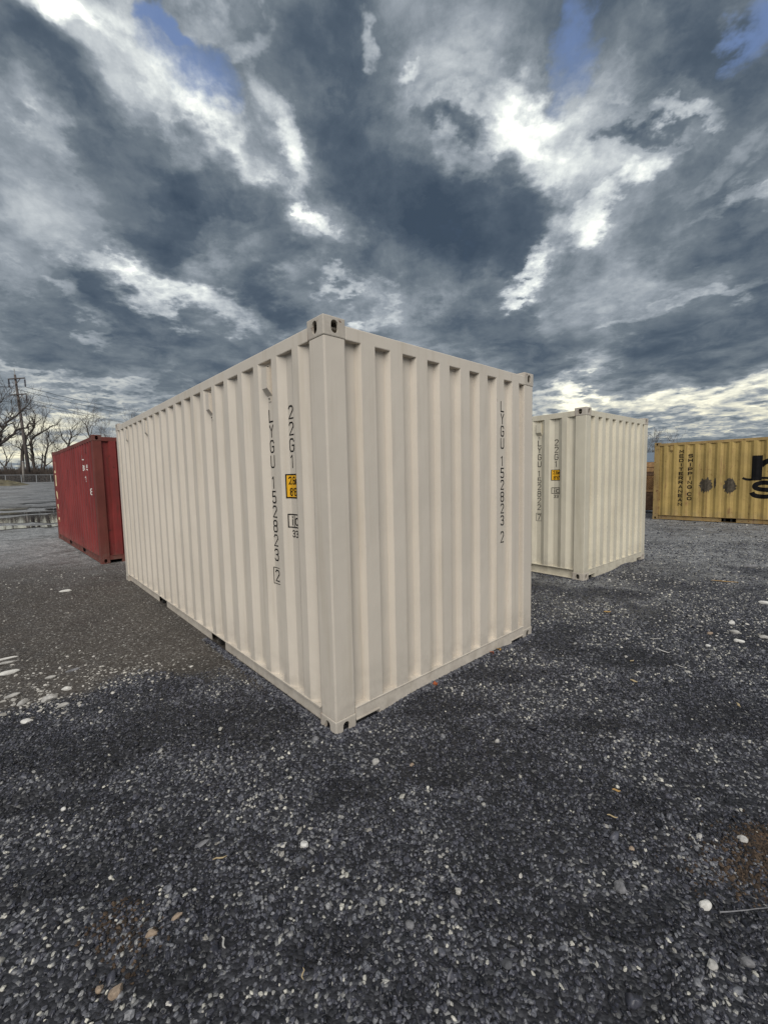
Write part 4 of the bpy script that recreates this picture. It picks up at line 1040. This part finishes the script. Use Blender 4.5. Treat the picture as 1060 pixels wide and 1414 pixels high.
# wires: to the right they run away from the yard, to the left out of frame
WR = [(E1[0], (230, 577), 210), (E1[1], (230, 571), 210), (E1[3], (230, 588), 210), (E1[2], (230, 590), 210)]
WL = [(E1[0], (-160, 519), 105), (E1[1], (-160, 524), 105), (E1[3], (-160, 536), 105)]
for k, (a, pp, dd) in enumerate(WR + WL):
    b = at(*pp, dd); pts = []; sag = 2.2 if k < 4 else .5
    for i in range(25):
        f = i / 24; p = a.lerp(b, f); p.z -= sag * 4 * f * (1 - f) * .5; pts.append(p)
    o = MB().tube(pts, .035, 4).build('power_line', m_wire)
    tag(o, ('top left-hand', 'top right-hand', 'lower right-hand', 'lower left-hand')[k % 4] + (' power line running right from the leaning pole' if k < 4 else ' power line running left out of view from the leaning pole'), 'power line', 'power lines on the leaning pole')
b2 = at(33, 666, 89); t = empty('stub_post', (b2.x, b2.y, gz(b2) - .1)); tag(t, 'short pale wooden post just left of the leaning power pole', 'post')
MB().tube([(0, 0, 0), (.12, 0, 3.4)], [.17, .13], 8, True).build('post_body', m_pole2, t, smooth=True); MB().tube([(.12, 0, 3.4), (.12, 0, 3.5)], [.15, .08], 8, True).build('cap', m_steel, t)

# trees ----------------------------------------------------------------
def grow(mb, p, d, ln, r, depth, rnd, spread=.55, upb=.10):
    n = 4; pts = [p.copy()]; rs = [r]; q = p.copy(); dd = d.copy(); step = ln / n
    for i in range(n):
        dd = (dd + Vector((rnd.gauss(0, .16), rnd.gauss(0, .16), rnd.gauss(0, .12) + upb * .5))).normalized()
        q = q + dd * step; pts.append(q.copy()); rs.append(r * (1 - .42 * (i + 1) / n))
    mb[0 if depth >= 4 else 1].tube(pts, rs, 5 if depth > 2 else 3)
    if depth == 0: return
    kids = 3 if depth > 1 else 3
    for k in range(kids):
        i = n if k == 0 else rnd.randint(1, n); b = pts[i]
        ax = dd.cross(Vector((rnd.gauss(0, 1), rnd.gauss(0, 1), rnd.gauss(0, 1)))).normalized()
        nd = (dd + ax * rnd.uniform(.35, 1.) * spread * 1.5 + Vector((0, 0, upb))).normalized()
        grow(mb, b, nd, ln * rnd.uniform(.58, .80), max(.012, rs[i] * rnd.uniform(.40, .62)), depth - 1, rnd, spread, upb)
def finish_tree(name_base, mbs, base, label, mat):
    t = empty('bare_tree', base); tag(t, label, 'tree', 'bare winter trees beyond the yard')
    for mb, nm in ((mbs[0], 'trunk'), (mbs[1], 'crown')):
        if mb.v:
            mb.v = [tuple(Vector(v) - base) for v in mb.v]; mb.build(nm, mat, t)
def tree(px, dist, h, seed, label, lean=0., r0=.18, mat=None, depth=4, spread=.55, trunk=.28):
    rnd = random.Random(seed); b = at(px, 662, dist); b.z = gz(b) - .2; mbs = [MB(), MB()]
    tp = b + Vector((lean * h * .3, 0, h * trunk)); mbs[0].tube([b, b.lerp(tp, .5) + Vector((rnd.uniform(-.2, .2), 0, 0)), tp], [r0 * 1.25, r0, r0 * .9], 7)
    for k in range(3):
        dd = Vector((rnd.uniform(-.8, .8) + lean, rnd.uniform(-.6, .6), 1)).normalized()
        grow(mbs, tp, dd, h * .27, r0 * .65, depth, rnd, spread)
    finish_tree('bare_tree', mbs, b, label, mat or m_bark)
def guided(limbs, dist, seed, label, mat, sub=5, depth=2):
    """limbs: lists of (px,py,radius) laid out on the tree's own plane, with depth offsets"""
    rnd = random.Random(seed); mbs = [MB(), MB()]; base = None
    for li, lb in enumerate(limbs):
        off = rnd.uniform(-1.2, 1.2) if li else 0.
        pts = [at(x, y, dist + off * i / len(lb)) for i, (x, y, r) in enumerate(lb)]; rs = [r for *_, r in lb]
        if li == 0: pts[0].z = min(pts[0].z, gz(pts[0]) - .2); base = pts[0].copy()
        # resample with wobble
        P_, R_ = [], []
        for i in range(len(pts) - 1):
            for k in range(3):
                f = k / 3; p = pts[i].lerp(pts[i + 1], f) + Vector((rnd.uniform(-.12, .12), rnd.uniform(-.2, .2), rnd.uniform(-.12, .12))) * (k > 0); P_.append(p); R_.append(rs[i] * (1 - f) + rs[i + 1] * f)
        P_.append(pts[-1]); R_.append(rs[-1]); mbs[0].tube(P_, [q_ * .78 for q_ in R_], 6)
        n = len(P_)
        for i in range(n // 3 if li == 0 else 1, n):
            for _ in range(2 if i < n - 1 else 3):
                if rnd.random() < .40: continue
                dd = (P_[i] - P_[i - 1]).normalized(); nd = (dd + Vector((rnd.gauss(0, .7), rnd.gauss(0, .6), rnd.uniform(-.1, 1.)))).normalized()
                grow(mbs, P_[i], nd, rnd.uniform(.9, 1.9) * dist / 90, max(.026, R_[i] * .40), depth, rnd, .6)
    finish_tree('bare_tree', mbs, base, label, mat)
# zoomed picture coordinates -> px (scale 6.625, origin 0,500)
Z = lambda x, y, r: (x / 6.625, 500 + y / 6.625, r)
guided([[Z(-160, 1090, .42), Z(-140, 900, .36), Z(-90, 800, .30), Z(0, 745, .22), Z(90, 680, .17), Z(200, 605, .13), Z(270, 560, .08), Z(345, 540, .04)],
        [Z(-90, 800, .22), Z(-10, 720, .18), Z(25, 610, .15), Z(90, 530, .12), Z(180, 460, .09), Z(260, 390, .04)],
        [Z(25, 610, .12), Z(-10, 550, .09), Z(-40, 460, .05)], [Z(180, 460, .06), Z(215, 420, .05), Z(270, 430, .03)], [Z(90, 530, .06), Z(110, 440, .05), Z(80, 330, .03)], [Z(-40, 460, .07), Z(20, 350, .05), Z(70, 270, .02)]],
       58, 11, 'large bare tree at the left edge with thick limbs reaching right', m_bark)
guided([[Z(185, 1060, .40), Z(205, 900, .34), Z(215, 760, .30), Z(240, 690, .24), Z(310, 600, .18), Z(320, 500, .11), Z(300, 430, .05)],
        [Z(320, 1040, .30), Z(300, 880, .28), Z(290, 780, .25), Z(300, 690, .22), Z(380, 640, .16), Z(450, 600, .12), Z(530, 565, .06)],
        [Z(215, 760, .18), Z(260, 760, .16), Z(300, 700, .14)], [Z(215, 830, .14), Z(150, 770, .11), Z(90, 740, .05)], [Z(240, 690, .14), Z(180, 640, .1), Z(120, 560, .05)],
        [Z(380, 640, .10), Z(400, 560, .07), Z(430, 480, .03)], [Z(310, 600, .1), Z(250, 520, .07), Z(230, 420, .03)]],
       96, 12, 'big double-trunked bare tree behind the leaning power pole', m_bark)
guided([[Z(400, 1030, .22), Z(410, 930, .2), Z(430, 800, .16), Z(430, 700, .11), Z(455, 620, .05)], [Z(410, 930, .12), Z(360, 880, .09), Z(300, 900, .05)], [Z(430, 800, .10), Z(480, 740, .07), Z(520, 680, .04)]],
       94, 13, 'slender bare tree between the big tree and the red container', m_bark)
guided([[Z(600, 1000, .3), Z(610, 850, .25), Z(630, 760, .2), Z(650, 690, .15), Z(640, 620, .1), Z(700, 570, .05)], [Z(630, 760, .14), Z(570, 700, .1), Z(545, 610, .05)], [Z(650, 690, .1), Z(720, 660, .07), Z(740, 600, .03)], [Z(610, 850, .14), Z(520, 790, .09), Z(480, 740, .04)]],
       98, 14, 'dark bare tree whose crown shows just above the red container', m_bark)
guided([[Z(820, 1000, .22), Z(815, 800, .18), Z(818, 680, .13), Z(800, 610, .1), Z(770, 555, .05)], [Z(818, 680, .08), Z(850, 590, .05), Z(880, 540, .03)], [Z(800, 610, .06), Z(810, 540, .04), Z(800, 495, .02)]],
       92, 15, 'thin bare tree above the near end of the red container', m_bark2)
tree(-12, 104, 10, 21, 'bare tree far back at the extreme left edge', mat=m_bark2)
tree(8, 112, 12, 22, 'pale bare tree behind the thick-limbed one at left', mat=m_bark2)
tree(58, 108, 10.5, 23, 'pale bare tree behind the slender one, right of the pole', mat=m_bark2)
tree(78, 116, 11, 24, 'bare tree farthest back left of the red container', mat=m_bark2)
tree(168, 92, 14.5, 26, 'bare tree top showing over the far corner of the big beige container', mat=m_bark2, depth=4)
tree(183, 96, 16, 27, 'bare twiggy treetop just above the long beige roof line', mat=m_bark2, depth=4)
tree(140, 100, 11, 28, 'low bare tree between the red and beige containers', mat=m_bark2, depth=4)
tree(897, 70, 7.0, 31, 'small bare tree in the gap between cream and yellow containers', mat=m_bark2, depth=4, r0=.12)
tree(921, 85, 8.0, 32, 'tiny bare treetop above the left end of the yellow container', mat=m_bark2, depth=3, r0=.10)
# thicket behind the fence
mb = MB(); rnd = random.Random(5)
for i in range(7000):
    px = rnd.uniform(-60, 200); dist = rnd.uniform(89.5, 108); p = at(px, 662, dist); z0 = gz(p) - .1; hh = rnd.uniform(.9, 2.7) * (1 if rnd.random() < .93 else 1.4)
    lx, ly = rnd.gauss(0, .35), rnd.gauss(0, .35)
    mb.tube([(p.x, p.y, z0), (p.x + lx * .5, p.y + ly * .5, z0 + hh * .5), (p.x + lx * 1.4, p.y + ly, z0 + hh)], [.05, .04, .02], 3)
tag(mb.build('brush_thicket', m_thick), 'dense dark leafless brush behind the chain link fence', 'brush', kind='stuff')
# low wooded ridge on the horizon
def ridge():
    mb = MB(); n = 260; rnd = random.Random(9); ph = [rnd.uniform(0, 6.28) for _ in range(12)]
    for i in range(n + 1):
        az = R(-75 + 150 * i / n); 
        h = 9 + sum(math.sin(az * (7 + 5.3 * k) + ph[k]) * 1.6 / (1 + .35 * k) for k in range(12)) + rnd.uniform(-.5, .5)
        for rr, hh in ((300, 1.0), (304, h * .6 + 2), (312, h + 2), (330, h + 3), (360, 1.)):
            mb.v.append((rr * math.sin(az), rr * math.cos(az), hh))
    for i in range(n):
        for j in range(4): a = i * 5 + j; mb.f.append((a, a + 5, a + 6, a + 1))
    o = mb.build('wooded_ridge', flat('distant_winter_woods', (.10, .115, .12), 1., var=.3, scale=.25, bump=.8), smooth=True); o['kind'] = 'structure'
ridge()
# far shed behind the yellow container and the crates in the gap
def shed():
    p = at(903, 650, 62); t = empty('distant_shed', (p.x, p.y, gz(p) - .1), R(-32)); tag(t, 'low far building with blue-grey roof seen in the gap by the yellow container', 'building')
    m1 = flat('shed_wall', (.42, .42, .40), .8); m2 = flat('shed_roof', (.16, .20, .25), .6)
    MB().box(-5, 5, 0, 7, 0, 2.6).build('wall', m1, t)
    mb = MB(); mb.v = [(-5.3, -.4, 2.602), (5.3, -.4, 2.602), (5.3, 7.4, 2.602), (-5.3, 7.4, 2.602), (-5.3, 3.5, 3.9), (5.3, 3.5, 3.9)]
    mb.f = [(0, 1, 5, 4), (2, 3, 4, 5), (0, 4, 3), (1, 2, 5), (0, 3, 2, 1)]; mb.build('roof', m2, t)
    MB().box(-2.2, 2.2, -.03, .0, 0, 2.3).build('door', m_dark, t)
shed()
def crates():
    p = at(897.5, 700, 19.6); rz = math.atan2(p.y, p.x) - math.pi / 2
    t = empty('plywood_crate', (p.x, p.y, 0), rz); tag(t, 'tall tan wooden crate showing in the gap left of the yellow container', 'crate')
    mt = flat('tan_boards', (.42, .25, .12), .8, var=.25, scale=12); md = flat('brown_boards', (.17, .10, .06), .85, var=.35, scale=12)
    MB().box(-.72, .30, .02, .9, .10, 1.98).build('crate_core', md, t)
    zs = [(.12, .30, md), (.31, .49, md), (.50, .68, md), (.69, .80, md), (.83, .93, mt), (1.48, 1.60, md), (1.62, 1.78, mt), (1.80, 1.99, mt)]
    for z0, z1, m_ in zs: MB().box(-.75, .33, -.012, .018, z0, z1).build('board', m_, t)
    mb = MB()
    for k in range(14):          # lattice panel
        x0 = -.74 + k * .08
        mb.tube([(x0, -.004, .95), (min(.32, x0 + .5), -.004, .95 + min(.5, .32 - x0))], .011, 4)
        mb.tube([(x0, -.010, 1.45), (min(.32, x0 + .5), -.010, 1.45 - min(.5, .32 - x0))], .011, 4)
    mb.build('lattice', mt, t)
    MB().box(-.74, .32, .0, .015, .94, 1.47).build('lattice_backing', flat('lattice_back', (.30, .17, .08), .9), t)
    for x0 in (-.6, .1): MB().box(x0, x0 + .1, 0, .85, 0, .099).build('skid', md, t)
crates()
